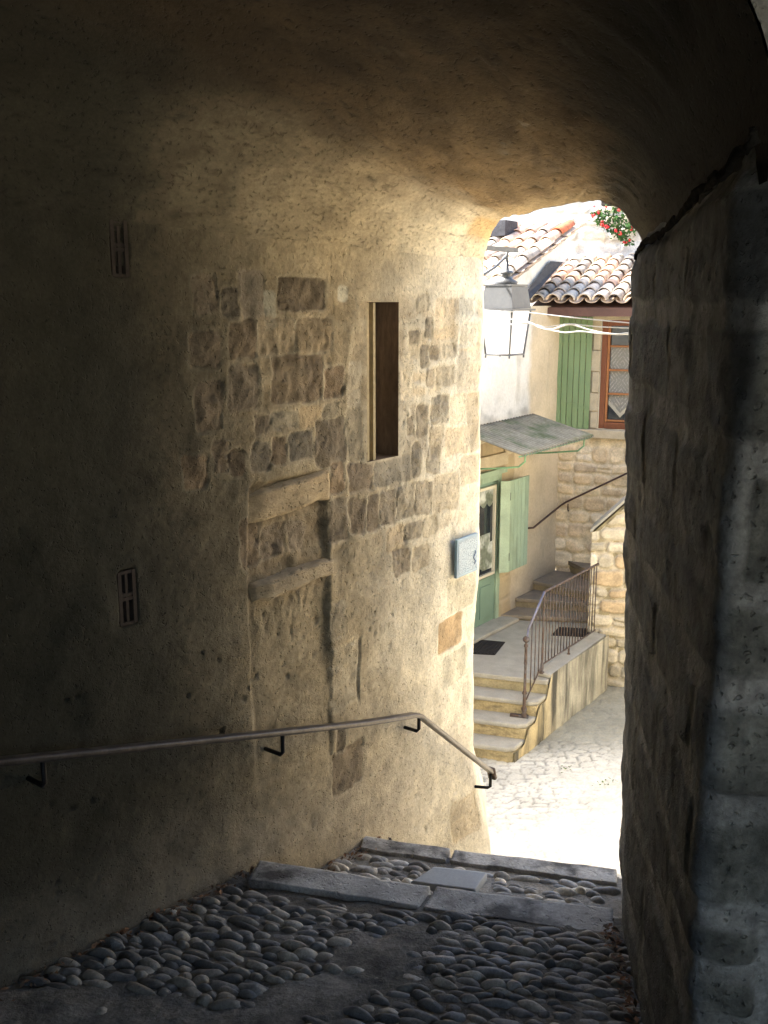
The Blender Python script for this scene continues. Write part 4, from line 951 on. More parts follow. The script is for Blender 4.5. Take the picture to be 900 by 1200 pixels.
# ---------------------------------------------------------------- canal tile roofs
def tile_roof(origin, row_dir, up_dir, nrows, ncourse, pitch=.20, course=.33, seed=1, parent=None, name='roof_tiles', col_bias=1.0, hot=None):
    """origin: lower corner; row_dir: unit 3-vector along the eave; up_dir: unit 3-vector up the slope"""
    rg = random.Random(seed); o = np.array(origin, float); R = np.array(row_dir, float); U = np.array(up_dir, float)
    N = np.cross(R, U); N /= np.linalg.norm(N)
    if N[2] < 0: N = -N
    m = MB(); seg = 9
    for r in range(nrows):
        for c in range(ncourse):
            for kind in (0, 1):
                ra, rb = (.092, .074) if kind == 0 else (.085, .098)
                L_ = course * 1.28
                base = o + R * (pitch * (r + (.5 if kind == 0 else 0)) + rg.uniform(-.006, .006)) + U * (course * c + rg.uniform(-.012, .012) - (.03 if kind == 0 else 0))
                vs = []
                tw = rg.uniform(-.02, .02)
                for e, (rr, tt) in enumerate(((ra, 0), (rb, L_))):
                    lift = (.035 if kind == 0 else .0) + (.022 if e == 0 else 0)
                    for s_ in (1.0, .86):
                        for i in range(seg + 1):
                            a = math.pi * i / seg
                            if kind == 0: p = base + R * (-rr * s_ * math.cos(a) + tw * e) + N * (rr * s_ * math.sin(a) * .95 + lift) + U * tt
                            else: p = base + R * (-rr * math.cos(a)) + N * (.045 - rr * (.62 if s_ == 1 else .5) * math.sin(a) + (.02 if e == 0 else .0)) + U * tt
                            vs.append(p)
                n1 = seg + 1; fs = []
                for i in range(seg):
                    fs.append((i, i + 1, 2 * n1 + i + 1, 2 * n1 + i)); fs.append((n1 + i + 1, n1 + i, 3 * n1 + i, 3 * n1 + i + 1)); fs.append((i + 1, i, n1 + i, n1 + i + 1)); fs.append((2*n1 + i, 2*n1 + i + 1, 3*n1 + i + 1, 3*n1 + i))
                pal = rg.choice(((.62, .50, .38), (.60, .42, .30), (.66, .56, .44), (.55, .36, .26), (.50, .44, .36), (.68, .60, .50), (.30, .26, .22)) if kind == 0 else ((.5, .4, .31), (.46, .36, .28), (.52, .40, .3)))
                k_ = rg.uniform(.8, 1.1) * col_bias * 1.0
                colr = tuple(x * k_ for x in pal)
                if hot and (r, c) in hot and kind == 0: colr = (.42, .13, .06)
                m.add(vs, fs, colr, True)
    return m.build(name, M['tile'], parent)
def build_roofs():
    # right roof: eave in front of the back wall, running up to the upper house wall
    eL = np.array(bw(-.36, .50)); 
    up2 = -nB; sl = .27; U = np.array((up2[0], up2[1], sl)); U /= np.linalg.norm(U)
    R = np.array((dB[0], dB[1], 0)); z0 = -.045
    rf = empty('roof', (0, 0, 0)); rf.parent = HOUSE; rf.location = Vector((eL[0], eL[1], z0)) - parent_loc(HOUSE)
    tile_roof((eL[0] + dB[0] * .03, eL[1] + dB[1] * .03, z0 + .03), R, U, 17, 7, .20, .34, 3, rf)
    m = MB(); c0 = np.array(bw(-.36, .40)); c1 = np.array(bw(3.0, .40)); mid = (c0 + c1) / 2
    m.box((*mid, -.115), 3.36, .16, .11, ax=dB); m.build('eave_beam', M['beam'], rf)
    m = MB(); a, b, c, d_ = bw(-.35, .47), bw(3.0, .47), bw(3.0, -2.0), bw(-.35, -2.0)
    zu = z0 - .02 + sl * 2.45
    m.add([(*a, z0 - .02), (*b, z0 - .02), (*c, zu), (*d_, zu), (*a, z0 - .05), (*b, z0 - .05), (*c, zu - .03), (*d_, zu - .03)], [(0, 1, 2, 3), (7, 6, 5, 4), (0, 4, 5, 1), (3, 2, 6, 7), (0, 3, 7, 4), (1, 5, 6, 2)]); m.build('roof_boards', M['beam'], rf)
    # grey valley flashing between the gable and the first row of tiles
    def dp(px, py, off): t_, z_ = dwh(px, py, off); p_ = dw(t_, off); return (p_[0], p_[1], z_)
    A_, D_ = dp(608, 353, .04), dp(645, 306, .04)
    B_, C_ = dp(622, 350, .10), dp(660, 307, .06)
    m = MB(); m.add([A_, B_, C_, D_], [(0, 1, 2), (0, 2, 3)]); m.build('flashing', M['darkzinc'], rf)
    # left roof: verge above the door wall
    rf2 = empty('roof', (0, 0, 0)); rf2.parent = HOUSE; v0 = dw(3.0, .02); rf2.location = Vector((v0[0], v0[1], -.28)) - parent_loc(HOUSE)
    U2 = np.array((dW[0], dW[1], .4)); U2 /= np.linalg.norm(U2); R2 = np.array((-nW[0], -nW[1], 0.0))
    o = tile_roof((v0[0] + nW[0] * .06, v0[1] + nW[1] * .06, -.27), R2, U2, 13, 10, .20, .335, 8, rf2, hot={(0, 9)})
    m = MB(); a, b = np.array(dw(3.0, .0)), np.array(dw(-.15, .0)); c, d_ = b - nW * 2.6, a - nW * 2.6
    m.add([(*a, -.31), (*b, .95), (*c, .95), (*d_, -.31), (*a, -.36), (*b, .90), (*c, .90), (*d_, -.36)], [(0, 3, 2, 1), (4, 5, 6, 7), (0, 1, 5, 4), (3, 7, 6, 2)]); m.build('roof_boards', M['beam'], rf2)
    m = MB(); a = dw(3.0); b = dw(5.3, .1); m.prism([dw(3.06, .1), dw(6.85, .1), dw(6.85, -4), dw(3.06, -4)], .45, .58); m.build('shade_slab', M['tile'], rf2)  # unseen flat roof added to cast shade on the street
    m = MB(); c_ = dw(.35, -1.1); m.box((*c_, .98), .9, .35, .2, ax=-nW, ); m.build('ridge_flashing', M['darkzinc'], rf2)
build_roofs()

# ---------------------------------------------------------------- upper house behind
def build_upper():
    root = empty('upper_house', (3.2, 15.7, -4.75), 'pale rubble wall of the higher house behind the tiled roofs', 'house')
    p0 = np.array(bw(-2.6, -2.02)); S = np.arange(0, 6.6, .03); Z = np.arange(-.2, 3.0, .03); SS, ZZ = np.meshgrid(S, Z, indexing='ij')
    mk, idn, sd = rubble_rows(SS, ZZ, rows_of(-.3, 3.1, .14, .28, 22), .2, .5, 23, .05, .08)
    cov = smooth(-.1, .35, fbm(SS * 1.5, ZZ * 1.8, 3, 24) + .05)
    C = stone_colors(idn, [(.74, .66, .52), (.70, .55, .38), (.80, .74, .64), (.68, .60, .46)]); mk = mk * cov
    C = (C * .8 * mk[..., None] + A3(.84, .81, .75) * (1 - mk[..., None])) * .8; D = .035 * mk + .012 * fbm(SS * 5, ZZ * 5, 4, 25)  # high albedo stands in for direct sun on this wall
    wall_grid('wall', p0, dB, nB, SS, ZZ, D, C, M['rubble'], root)
    m = MB(); m.prism([p0 - nB * .05, p0 + dB * 6.5 - nB * .05, p0 + dB * 6.5 - nB * 4, p0 - nB * 4], -4.8, 2.9); m.build('wall', M['cement'], root)
build_upper()

# ================================================================ OUTSIDE STAIRCASE AND LANDING
dL = np.array((.573, .8195)); eL_ = np.array((.9535, -.3015)); nL = np.array((dL[1], -dL[0]))
ZL = -4.07
K0 = np.array((1.347, 9.74)); K3 = K0 + dL * .78
def wall_isect(p, d):
    "from plan point p going along -d until the door wall"
    A = np.array([[d[0], -dW[0]], [d[1], -dW[1]]]); t = np.linalg.solve(A, CORN - p); return p + d * t[0]
def build_stairs():
    root = empty('stone_staircase', (1.2, 10.6, -4.75), 'worn stone steps and raised landing in front of the green door', 'staircase')
    for k in range(4):
        pr = K0 + dL * (.26 * k); pl = wall_isect(pr, eL_); pr2 = K0 + dL * (.26 * (k + 1) + .05); pl2 = wall_isect(pr2, eL_)
        zt = -4.75 + .17 * (k + 1)
        if k == 3: break
        r0 = pr + dL * .025
        m = MB(); m.prism([wall_isect(r0, eL_), r0 - eL_ * .0 + (0, 0), pr2, pl2], -4.9, zt - .055)
        st = m.build('step', M['riser'], root, bevel=.012)
        m = MB(); c1 = pr + nL * .0; n_ = 10
        m.prism([pl, pr - eL_ * .07, pr + dL * .05, pr2, pl2], zt - .053, zt)
        m.build('tread', M['tread'], st, bevel=.018)
    # landing body with stained rendered side
    far = np.array((2.74, 11.8)); fl_ = wall_isect(K3, eL_)
    m = MB(); m.prism([fl_ + dL * .03, K3 + dL * .03, far, CORN + dB * .6, CORN + (0, 0), ], -4.9, ZL - .06); m.build('landing', M['cement_y'], root, bevel=.01)
    m = MB(); m.prism([fl_, K3, far + nL * .0, CORN + dB * .6, CORN], ZL - .058, ZL); m.build('paving', M['tread'], root, bevel=.012)
    # side strip of grey render, flush with steps, and kerb carrying the railing
    s_ = K0 + dL * .30; prof = []
    m = MB()
    m.prism([s_ + nL * .004, far + nL * .004, far + nL * .035, s_ + nL * .03], -4.9, [-4.55, ZL + .0, ZL + .0, -4.55], col=(1, 1, 1))
    m = MB()
    a = K0 + dL * .02; V = []; n_ = 60; 
    nz = 24; u, v = np.meshgrid(np.linspace(0, 1, n_), np.linspace(0, 1, nz), indexing='ij'); Ls = np.linalg.norm(far - K0) - .02
    s = u * Ls; top = np.where(s < .24, -4.75 + .10, np.where(s < .50, -4.41 - .06, np.where(s < .76, -4.24 - .06, ZL + .055)));
    top = np.interp(s, [0, .2, .3, .48, .56, .74, .82, 9], [-4.63, -4.63, -4.46, -4.46, -4.29, -4.29, ZL + .055, ZL + .055])
    z = -4.9 + (top + 4.9) * v; off = .018 + .006 * fbm(s * 4, z * 4, 3, 3)
    X = a[0] + dL[0] * s + nL[0] * off; Y = a[1] + dL[1] * s + nL[1] * off
    cy = smooth(1.2, .5, s)[..., None]; C = np.ones(X.shape + (3,)) * (1 - cy * (1 - A3(1.15, 1.0, .72)))
    mesh_np('side_render', np.stack([X, Y, z], -1).reshape(-1, 3), grid_faces(n_, nz), C.reshape(-1, 3), M['cement'], root)
    m = MB(); k0 = K3 + dL * .06; m.prism([k0 + nL * .016, far + nL * .016, far - nL * .16, k0 - nL * .16], ZL + .002, ZL + .053); m.build('kerb', M['tread'], root, bevel=.012)
    # doorstep
    ds0, _ = dwh(586, 650); m = MB(); m.prism([dw(ds0 - .12, -.1), dw(ds0 + 1.2, -.1), dw(ds0 + 1.2, .22), dw(ds0 - .12, .24)], ZL + .002, -4.062 + .04); m.build('doorstep', M['tread'], root, bevel=.012)
    # winding flight rising behind the right wall
    ends = [((601, 721), (690, 725), -4.00), ((613, 701.5), (690, 707), -3.87), ((632, 682), (690, 694), -3.74), ((663, 656), (691, 669), -3.58)]
    for k, (pl, pr, zt) in enumerate(ends):
        zz = zt; a = np.array(PZ(*pl, zz)[:2]); b = np.array(PZ(*pr, zz)[:2]); d = (b - a) / np.linalg.norm(b - a)
        b2 = b + d * .5
        if k < 3:
            aw = wall_isect(a, d) if abs(np.cross(d, dW)) > .1 else a
            poly = [aw - nW * .0, b2, np.array(bw(1.5, -.0)), CORN]
        else: poly = [a, b2, np.array(bw(1.5, 0)), np.array(bw(max(.02, bwh(664, 650)[0]), 0))]
        inner = [poly[0] + dL * .03, poly[1] + dL * .03] + poly[2:]
        m = MB(); m.prism(inner, ZL - .02, zt - .055); st = m.build('step', M['riser_g'], root)
        m = MB(); m.prism(poly, zt - .053, zt); m.build('tread', M['tread_b'], st, bevel=.012)
M['cement_y'] = surf('yellow cement', col=(.30, .26, .16), rough=.9, var=.25, scale=5, fine=50, bump=.4)
M['riser_g'] = surf('upper riser', col=(.23, .19, .12), rough=.9, var=.2, bump=.4)
M['tread_b'] = surf('upper tread', col=(.21, .175, .13), rough=.85, var=.2, bump=.3)
build_stairs()

def build_stair_wall():
    root = empty('stair_wall', (2.6, 12.0, -4.75), 'rubble parapet wall with sloping coping beside the outdoor stairs', 'wall')
    p0 = np.array((2.575, 12.03)); d = np.array((.955, -.297)); n = np.array((-.297, -.955))
    S = np.arange(0, 1.8, .014); V = np.linspace(0, 1, 190); SS, VV = np.meshgrid(S, V, indexing='ij')
    zt = np.interp(SS, [0, .10, 1.8], [-2.76, -2.74, -.9]) + .015 * fbm(SS * 6, SS * 0, 3, 4); ZZ = -4.9 + (zt + 4.9) * VV
    mk, idn, sd = rubble_rows(SS, ZZ, rows_of(-4.9, -.8, .12, .26, 31), .16, .40, 32, .03, .06)
    C = stone_colors(idn, [(.60, .52, .36), (.66, .58, .42), (.66, .50, .30), (.60, .53, .38), (.70, .63, .48), (.52, .46, .33)]) * mk[..., None] + A3(.66, .58, .42) * (1 - mk[..., None])
    C *= A3(.70, .71, .74) * (1 + .22 * fbm(SS * 12, ZZ * 12, 3, 35))[..., None]
    D = .035 * mk + .008 * fbm(SS * 10, ZZ * 10, 3, 33)
    wall_grid('masonry', p0, d, n, SS, ZZ, D, C, M['rubble'], root)
    q0 = p0 - n * .3 * 0 ; back = -n * .32
    m = MB(); a, b = p0, p0 + d * 1.8
    m.prism([a - n * .002, b - n * .002, b + back, a + back], -4.9, [-2.79, -.95, -.95, -2.79]); m.build('core', M['cement_y'], root)
    m = MB(); m.prism([a + n * .05 - d * .02, b + n * .05, b + back, a + back - d * .02], [-2.775, -.92, -.92, -2.775], [-2.735, -.87, -.87, -2.735]); m.build('coping', M['tread'], root)
build_stair_wall()

# ---------------------------------------------------------------- iron railing on the landing
def build_railing():
    root = empty('iron_railing', (1.556, 10.22, -4.41), 'rusty iron balustrade with ball topped newel along the landing edge', 'railing')
    base = np.array((1.49, 10.0)); 
    def on(px, py, off=-.07):
        t, z = on_line(px, py, base + nL * off, dL); p = base + nL * off + dL * t; return np.array((p[0], p[1], z)), t
    nb, tn = on(614, 838); 
    m = MB(); x, y = nb[0], nb[1]; zt = -3.52
    m.lathe((x, y, -4.41), [(.03, 0), (.03, .04), (.022, .06), (.034, .10), (.018, .13), (.018, .26), (.03, .28), (.016, .31), (.014, .60), (.02, .62), (.016, .66), (.015, .80), (.024, .81), (.024, .83), (.012, .84), (.012, .86)], 12)
    nw = m.build('newel', M['iron'], root)
    m = MB(); prof = [(.038 * math.sin(a), .89 - .038 * math.cos(a)) for a in np.linspace(0.01, math.pi - .01, 9)]; m.lathe((x, y, -4.41), prof, 14); m.build('ball', M['iron'], nw)
    m = MB(); m.box((x - .05, y + .01, -4.395), .2, .04, .03, ax=eL_); m.build('foot', M['iron'], nw)
    pr0, _ = on(619, 738); pr1, t1 = on(638, 697); pr2, t2 = on(701, 664)
    pr1[2] = pr2[2] = -3.09
    m = MB(); m.tube([pr1 + (0, 0, .0), pr0], [.014, .014], 8); m.tube([pr0, pr0 + (-.01, -.03, -.05), (x, y, -3.60)], .011, 8); m.build('sloping_rail', M['rail_b'], root)
    m = MB(); m.tube([pr1, pr2], .014, 8); m.build('top_rail', M['iron'], root)
    zb = -3.93; b1 = np.array((*pr1[:2], zb)); b2 = np.array((*pr2[:2], zb)); b0 = np.array((*(nb[:2] + dL * .04), -4.22))
    b1s = b1 
    m = MB(); m.tube([b0, b1s, b2], .009, 6); m.build('bottom_rail', M['iron'], root)
    m = MB(); p = pr1; m.lathe((p[0], p[1], ZL + .04), [(.03, 0), (.03, .015), (.017, .02), (.02, .10), (.013, .14), (.012, p[2] - ZL - .04)], 10); m.build('post', M['iron'], root)
    m = MB(); pm = pr1 + (pr2 - pr1) * .48; m.lathe((pm[0], pm[1], ZL + .05), [(.02, 0), (.02, .01), (.011, .02), (.011, .10)], 8); m.build('post', M['iron'], root)
    proto = None
    def bal(p, z0, z1):
        m = MB(); m.tube([(p[0], p[1], z0), (p[0], p[1], z1)], .0065, 6); return m.build('baluster', M['iron'], root)
    for k in range(3):
        f = (k + 1) / 4; p = pr0 + (pr1 - pr0) * f; q = b0 + (b1s - b0) * f; bal(p, q[2], p[2])
    first = None
    for k in range(18):
        f = (k + 1) / 18.5; p = pr1 + (pr2 - pr1) * f
        if first is None: first = bal(p, zb, pr1[2]); p_first = p.copy()
        else:
            o = first.copy(); COL.objects.link(o); o.parent = root; o.location = first.location + Vector(p - p_first)
M['rail_b'] = surf('painted rail', col=(.13, .13, .17), rough=.35, var=.25, scale=20, bump=.1, bdist=.001, metal=.3)
build_railing()

# second mat and first mat, lying on the landing
for (pts, lab) in (([(541, 766), (559, 750), (592, 753), (580, 768)], 'dark rubber doormat in front of the green door'), ([(646, 745), (655, 735.5), (699, 738), (690, 747)], 'dark doormat at the foot of the upper steps behind the railing')):
    pl = [np.array(PZ(x, y, ZL)[:2]) for x, y in pts]; m = MB(); m.prism(pl, ZL + .002, ZL + .010)
    c = sum(pl) / 4
    for k in range(9):
        f = (k + .5) / 9; a = pl[0] + (pl[3] - pl[0]) * f; b = pl[1] + (pl[2] - pl[1]) * f; cc = (a + b) / 2; dd = (b - a); L_ = np.linalg.norm(dd)
        m.box((*cc, ZL + .013), L_ * .92, .018, .006, ax=dd)
    o = m.build('doormat', M['mat']); tag(o, lab, 'doormat')

# handrail on the back wall
def build_wall_rail():
    pts = []
    for (px, py, w_) in ((618, 619, 'd'), (625, 618.5, 'd'), (657, 592.5, 'd'), (663, 588.5, 'b'), (735, 554.5, 'b'), (760, 543, 'b')):
        if w_ == 'd': t, z = dwh(px, py, .07); p = dw(t, .07)
        else: t, z = bwh(px, py, .07); p = bw(t, .07)
        pts.append((p[0], p[1], z))
    root = empty('stair_handrail', pts[3], 'thin dark iron handrail climbing the rubble wall beside the winding stairs', 'handrail')
    m = MB(); m.tube(pts, .014, 8); m.build('rail', M['iron_d'], root)
    t, z = bwh(666, 594, .04); p = bw(t, .065); q = bw(t, 0)
    m = MB(); m.tube([(*p, z + .05), (*p, z - .03), (*bw(t, .04), z - .06), (*q, z - .06)], .008, 6); m.build('bracket', M['iron_d'], root)
M['iron_d'] = surf('dark iron', col=(.06, .035, .028), rough=.6, var=.3, bump=.1, bdist=.001)
build_wall_rail()

# ---------------------------------------------------------------- corrugated awning
def build_awning():
    B = dwh(624, 485); sB, zBk = B
    pB = np.array(dw(sB)); w_ = .87
    root = empty('awning', (pB[0], pB[1], zBk), 'mossy corrugated sheet awning on green iron brackets above the door', 'awning')
    Lw = 1.92; zF = -1.645
    nu, nv = 130, 10; u, v = np.meshgrid(np.linspace(0, 1, nu), np.linspace(0, 1, nv), indexing='ij')
    s = sB + Lw * u; off = w_ * v + .01; z = zBk + (zF - zBk) * v - .02 * u + .011 * np.sin(u * 2 * math.pi * 26) + .006 * fbm(u * 4, v * 2, 3, 4)
    P_ = np.stack([CORN[0] - dW[0] * s + nW[0] * off, CORN[1] - dW[1] * s + nW[1] * off, z], -1)
    C = np.ones(P_.shape) * (1 + .25 * np.sin(u * 2 * math.pi * 26))[..., None] * (1 + .2 * fbm(u * 8, v * 3, 3, 5))[..., None]
    o = mesh_np('sheet', P_.reshape(-1, 3), grid_faces(nu, nv), C.reshape(-1, 3), M['awning'], root)
    md = o.modifiers.new('solid', 'SOLIDIFY'); md.thickness = .004
    m = MB()
    for k in range(52):
        f = (k + .5) / 52; p = dw(sB + Lw * f, w_ + .01); m.box((p[0], p[1], zF - .02 * f - .012), .010, .004, .02 + .01 * (k % 2), ax=dW)
    m.build('fringe', M['zinc'], root)['kind'] = 'stuff'
    for so in (.12, Lw - .22):
        m = MB(); a = dw(sB + so, .0); pts = [(*a, zF - .30), (*dw(sB + so, .45), zF - .24), (*dw(sB + so, .72), zF - .20), (*dw(sB + so, .80), zF - .13), (*dw(sB + so, .80), zF - .02)]
        m.tube(pts, .011, 8); m.tube([(*dw(sB + so, .005), zBk - .05), (*dw(sB + so, .80), zF - .025)], .010, 8); m.build('bracket', M['greeniron'], root)
    m = MB(); m.tube([(*dw(sB, .84), zF - .03), (*dw(sB + Lw, .84), zF - .045)], .010, 8); m.build('frame_bar', M['greeniron'], root)
build_awning()

# ================================================================ HANDRAIL IN THE PASSAGE
def build_handrail():
    pix = [(0, 893), (300, 862), (420, 848), (484, 838.5), (492, 839), (575, 903)]
    P3 = [lw_hit(x, y, .075, want='p') for x, y in pix[:5]]
    # last point: plane of the final wall piece, prolonged past the corner
    a = np.array(lw_at(S_JAMB - .45, .075)); b = np.array(lw_at(S_JAMB - .12, .075)); d = (b - a) / np.linalg.norm(b - a)
    t, z = on_line(575, 904, a, d); p = a + d * t; P3.append(np.array((p[0], p[1], z)))
    start = P3[0] + (P3[0] - P3[1]) * 1.6
    root = empty('handrail', tuple(P3[3]), 'worn brown metal handrail bracketed along the left passage wall, bent down at the stairs', 'handrail')
    def flat(mb, pts, w_, h_):
        pts = [np.array(p_) for p_ in pts]
        vs = []
        for i, p_ in enumerate(pts):
            dd = pts[min(i + 1, len(pts) - 1)] - pts[max(i - 1, 0)]; dd /= np.linalg.norm(dd); side = np.cross(dd, (0, 0, 1)); side /= np.linalg.norm(side); up = np.cross(side, dd)
            prof = []
            for a_ in np.linspace(0, 2 * math.pi, 12, endpoint=False):
                ca, sa = math.cos(a_), math.sin(a_); prof.append(p_ + side * w_ / 2 * np.sign(ca) * abs(ca) ** .5 + up * h_ / 2 * np.sign(sa) * abs(sa) ** .5)
            vs += prof
        n = len(pts); fs = [(i * 12 + k, i * 12 + (k + 1) % 12, (i + 1) * 12 + (k + 1) % 12, (i + 1) * 12 + k) for i in range(n - 1) for k in range(12)]
        fs += [tuple(range(12))[::-1], tuple(range((n - 1) * 12, n * 12))]; mb.add(vs, fs, None, True)
    m = MB(); pts = [start]
    s0 = ls[np.argmin(np.hypot(lx - P3[0][0], ly - P3[0][1]))]; s3 = ls[np.argmin(np.hypot(lx - P3[3][0], ly - P3[3][1]))]
    sv = [ls[np.argmin(np.hypot(lx - q_[0], ly - q_[1]))] for q_ in P3[:4]]; zv = [q_[2] for q_ in P3[:4]]
    for s in np.linspace(s0, s3, 22): X, Y = lw_at(s, .075); pts.append(np.array((X, Y, np.interp(s, sv, zv))))
    pts += [P3[4], P3[5]]
    flat(m, pts, .038, .020); m.build('rail', M['rail'], root)
    m = MB(); flat(m, [P3[5] + (0, 0, .015), P3[5] + (.012, .016, -.04)], .042, .022); m.build('end_cap', M['iron'], root)
    def brk(s, off=.075, drop=.085):
        X, Y = lw_at(s, off); zr = np.interp(s, sv, zv); xw, yw = lw_at(s, -.01); s2 = s
        m = MB(); m.tube([(X, Y, zr - .008), (X, Y, zr - drop + .012), (X + (xw - X) * .12, Y + (yw - Y) * .12, zr - drop), (xw, yw, zr - drop)], .0075, 8)
        return m.build('bracket', M['black'], root)
    def s_of(px, py): return lw_hit(px, py, .075)[0]
    for px, py in ((50, 888), (331, 859), (491, 839)):
        brk(s_of(px, py))
    brk(s_of(-160, 905))
    e = P3[5]; m = MB(); w_ = np.array(lw_at(S_JAMB - .02, -.01)); m.tube([e + (0, 0, -.01), e + (0, 0, -.075), e + (-.012, 0, -.082), (w_[0], w_[1], e[2] - .082)], .0075, 8); m.build('bracket', M['black'], root)
build_handrail()

# ---------------------------------------------------------------- enamel plaque
def build_plaque():
    c = [lw_hit(x, y, .012, want='p') for x, y in ((532, 677), (556.5, 668), (556.5, 624), (532, 632.5))]
    a, b, cc, d = c
    z0 = (a[2] + b[2]) / 2; z1 = (cc[2] + d[2]) / 2; dd = (b - a)[:2]; L_ = np.linalg.norm(dd); dd /= L_; n = np.array((dd[1], -dd[0])); mid = (a + b)[:2] / 2
    root = empty('wall_plaque', (mid[0], mid[1], z0), 'small light blue enamel information plaque fixed to the left wall near the exit', 'plaque')
    m = MB(); p = mid + n * .007; m.box((*p, (z0 + z1) / 2), L_, .014, z1 - z0, ax=dd); m.build('panel', M['plaqueedge'], root, bevel=.002)
    m = MB(); q_ = mid + n * .0155; h = (z1 - z0) / 2 - .012; w_ = L_ / 2 - .012; zc = (z0 + z1) / 2
    m.add([(*(q_ - dd * w_), zc - h), (*(q_ + dd * w_), zc - h), (*(q_ + dd * w_), zc + h), (*(q_ - dd * w_), zc + h)], [(0, 1, 2, 3)])
    o = m.build('printed_face', M['plaque'], root); ul = o.data.uv_layers.new(name='UVMap')
    for lp in o.data.loops: ul.data[lp.index].uv = [(0, 0), (1, 0), (1, 1.3), (0, 1.3)][lp.vertex_index]
    m = MB(); pts = []
    for i in range(9): t = i / 8; pp = q_ + dd * (w_ * .72 + .008 * math.sin(t * 9)) + n * .002; pts.append((*pp, zc - .05 + .06 * t))
    m.tube(pts, .0016, 6); m.build('emblem', M['plaque_ink'], root)
M['plaque_ink'] = surf('blue ink', col=(.05, .13, .35), rough=.4, var=.05, bump=0)
build_plaque()

# ---------------------------------------------------------------- street lantern
def build_lantern():
    cx, cy, _ = PY(592, 390, 5.3)
    root = empty('street_lantern', (cx, cy, PY(592, 418, 5.3)[2]), 'grey metal four sided street lantern with white panes hanging at the exit', 'street lamp')
    Zf = lambda py: PY(592, py, 5.3)[2]
    zb, zg, zh, zt = Zf(415), Zf(364), Zf(338), Zf(322)
    k = 5.3 / F / .99; wb, wg, wt = 42 * k, 55 * k, 52 * k
    rot = math.radians(-38); u = np.array((math.cos(rot), math.sin(rot))); v = np.array((-u[1], u[0])); c2 = np.array((cx, cy))
    def ring(w_, z): return [(*(c2 + u * a * w_ / 2 + v * b * w_ / 2), z) for a, b in ((-1, -1), (1, -1), (1, 1), (-1, 1))]
    def frus(mb, w0, z0, w1, z1):
        mb.add(ring(w0, z0) + ring(w1, z1), [(3, 2, 1, 0), (4, 5, 6, 7), (0, 1, 5, 4), (1, 2, 6, 5), (2, 3, 7, 6), (3, 0, 4, 7)])
    kk = .72
    m = MB(); frus(m, wb * kk, zb + .004, wg * kk, zg - .004); m.build('panes', M['lantern'], root)
    m = MB(); r0, r1 = ring(wb * kk + .006, zb), ring(wg * kk + .006, zg)
    for i in range(4): m.tube([r0[i], r1[i]], .0055, 6); m.tube([r0[i], r0[(i + 1) % 4]], .0055, 6)
    for i in range(4): m.tube([r0[i], np.array(r0[i]) + (0, 0, -.018)], .005, 6)
    m.build('frame', M['zinc'], root)
    m = MB(); frus(m, wg * kk + .045, zg, wg * kk + .045, zg + .010); frus(m, wg * kk + .010, zg + .011, wt * kk * .93, zh + .01); frus(m, wt * kk * .97, zh + .011, wt * kk * .97, zh + .02); m.build('hood', M['zinc'], root)
    m = MB(); h0 = zh + .021; s_ = .011
    m.lathe((cx, cy, h0), [(.055, 0), (.06, .012), (.03, .03), (.022, .05), (.04, .055), (.03, .066), (.012, .07), (.009, .12), (.0, .122)], 14); m.build('finial', M['zinc'], root)
    m = MB(); wl = np.array(lw_at(S_JAMB + .62, -.02)); zt_ = Zf(293)
    m.tube([(cx, cy, h0 + .11), (cx, cy, zt_ - .006)], .007, 8); m.tube([(wl[0] + .1, wl[1], zt_ - .16), (cx - .07, cy - .06, zt_ - .09), (cx, cy, zt_ - .03)], .007, 8)
    mid = (np.array((cx + .05, cy + .03)) + wl) / 2; dv = np.array((cx + .05, cy + .03)) - wl; m.box((*mid, zt_), np.linalg.norm(dv), .03, .022, ax=dv); m.build('bracket', M['zinc'], root)
build_lantern()

# ---------------------------------------------------------------- overhead cables
def cable(px, lab, r=.005, ya=5.0, yb=4.6, mat='white'):
    pts = []
    for i, (x, y) in enumerate(px): pts.append(PY(x, y, ya + (yb - ya) * i / (len(px) - 1)))
    # smooth
    P_ = np.array(pts); n = len(P_); t = np.linspace(0, n - 1, n * 8); out = np.stack([np.interp(t, np.arange(n), P_[:, k]) for k in range(3)], 1)
    for _ in range(5): out[1:-1] = (out[:-2] + out[1:-1] * 2 + out[2:]) / 4
    m = MB(); m.tube(list(out), r, 6); o = m.build('overhead_cable', M[mat]); tag(o, lab, 'cable', 'white cables crossing the archway')
cable([(545, 362), (590, 365), (618, 366), (660, 371), (700, 375), (738, 378.5), (790, 384)], 'uppermost of the white cables, almost straight across the archway', .0030)
cable([(545, 360), (575, 367), (590, 373), (615, 376), (622, 379), (640, 384), (665, 379), (700, 383), (738, 384.5), (790, 388)], 'middle white cable in front of the green shutter', .0028, 5.03, 4.63)
cable([(540, 356), (566, 366), (585, 376), (600, 381), (622, 378), (632, 384), (645, 387), (668, 379), (688, 386), (705, 390), (724, 392), (738, 390), (790, 396)], 'wavy white cable twisting below the others', .0042, 5.06, 4.66)
cable([(618, 377), (640, 386), (652, 388), (662, 390), (680, 388), (700, 390.5), (722, 392), (738, 391.5), (790, 400)], 'lowest white cable, looped around the wavy one', .0034, 5.09, 4.69)
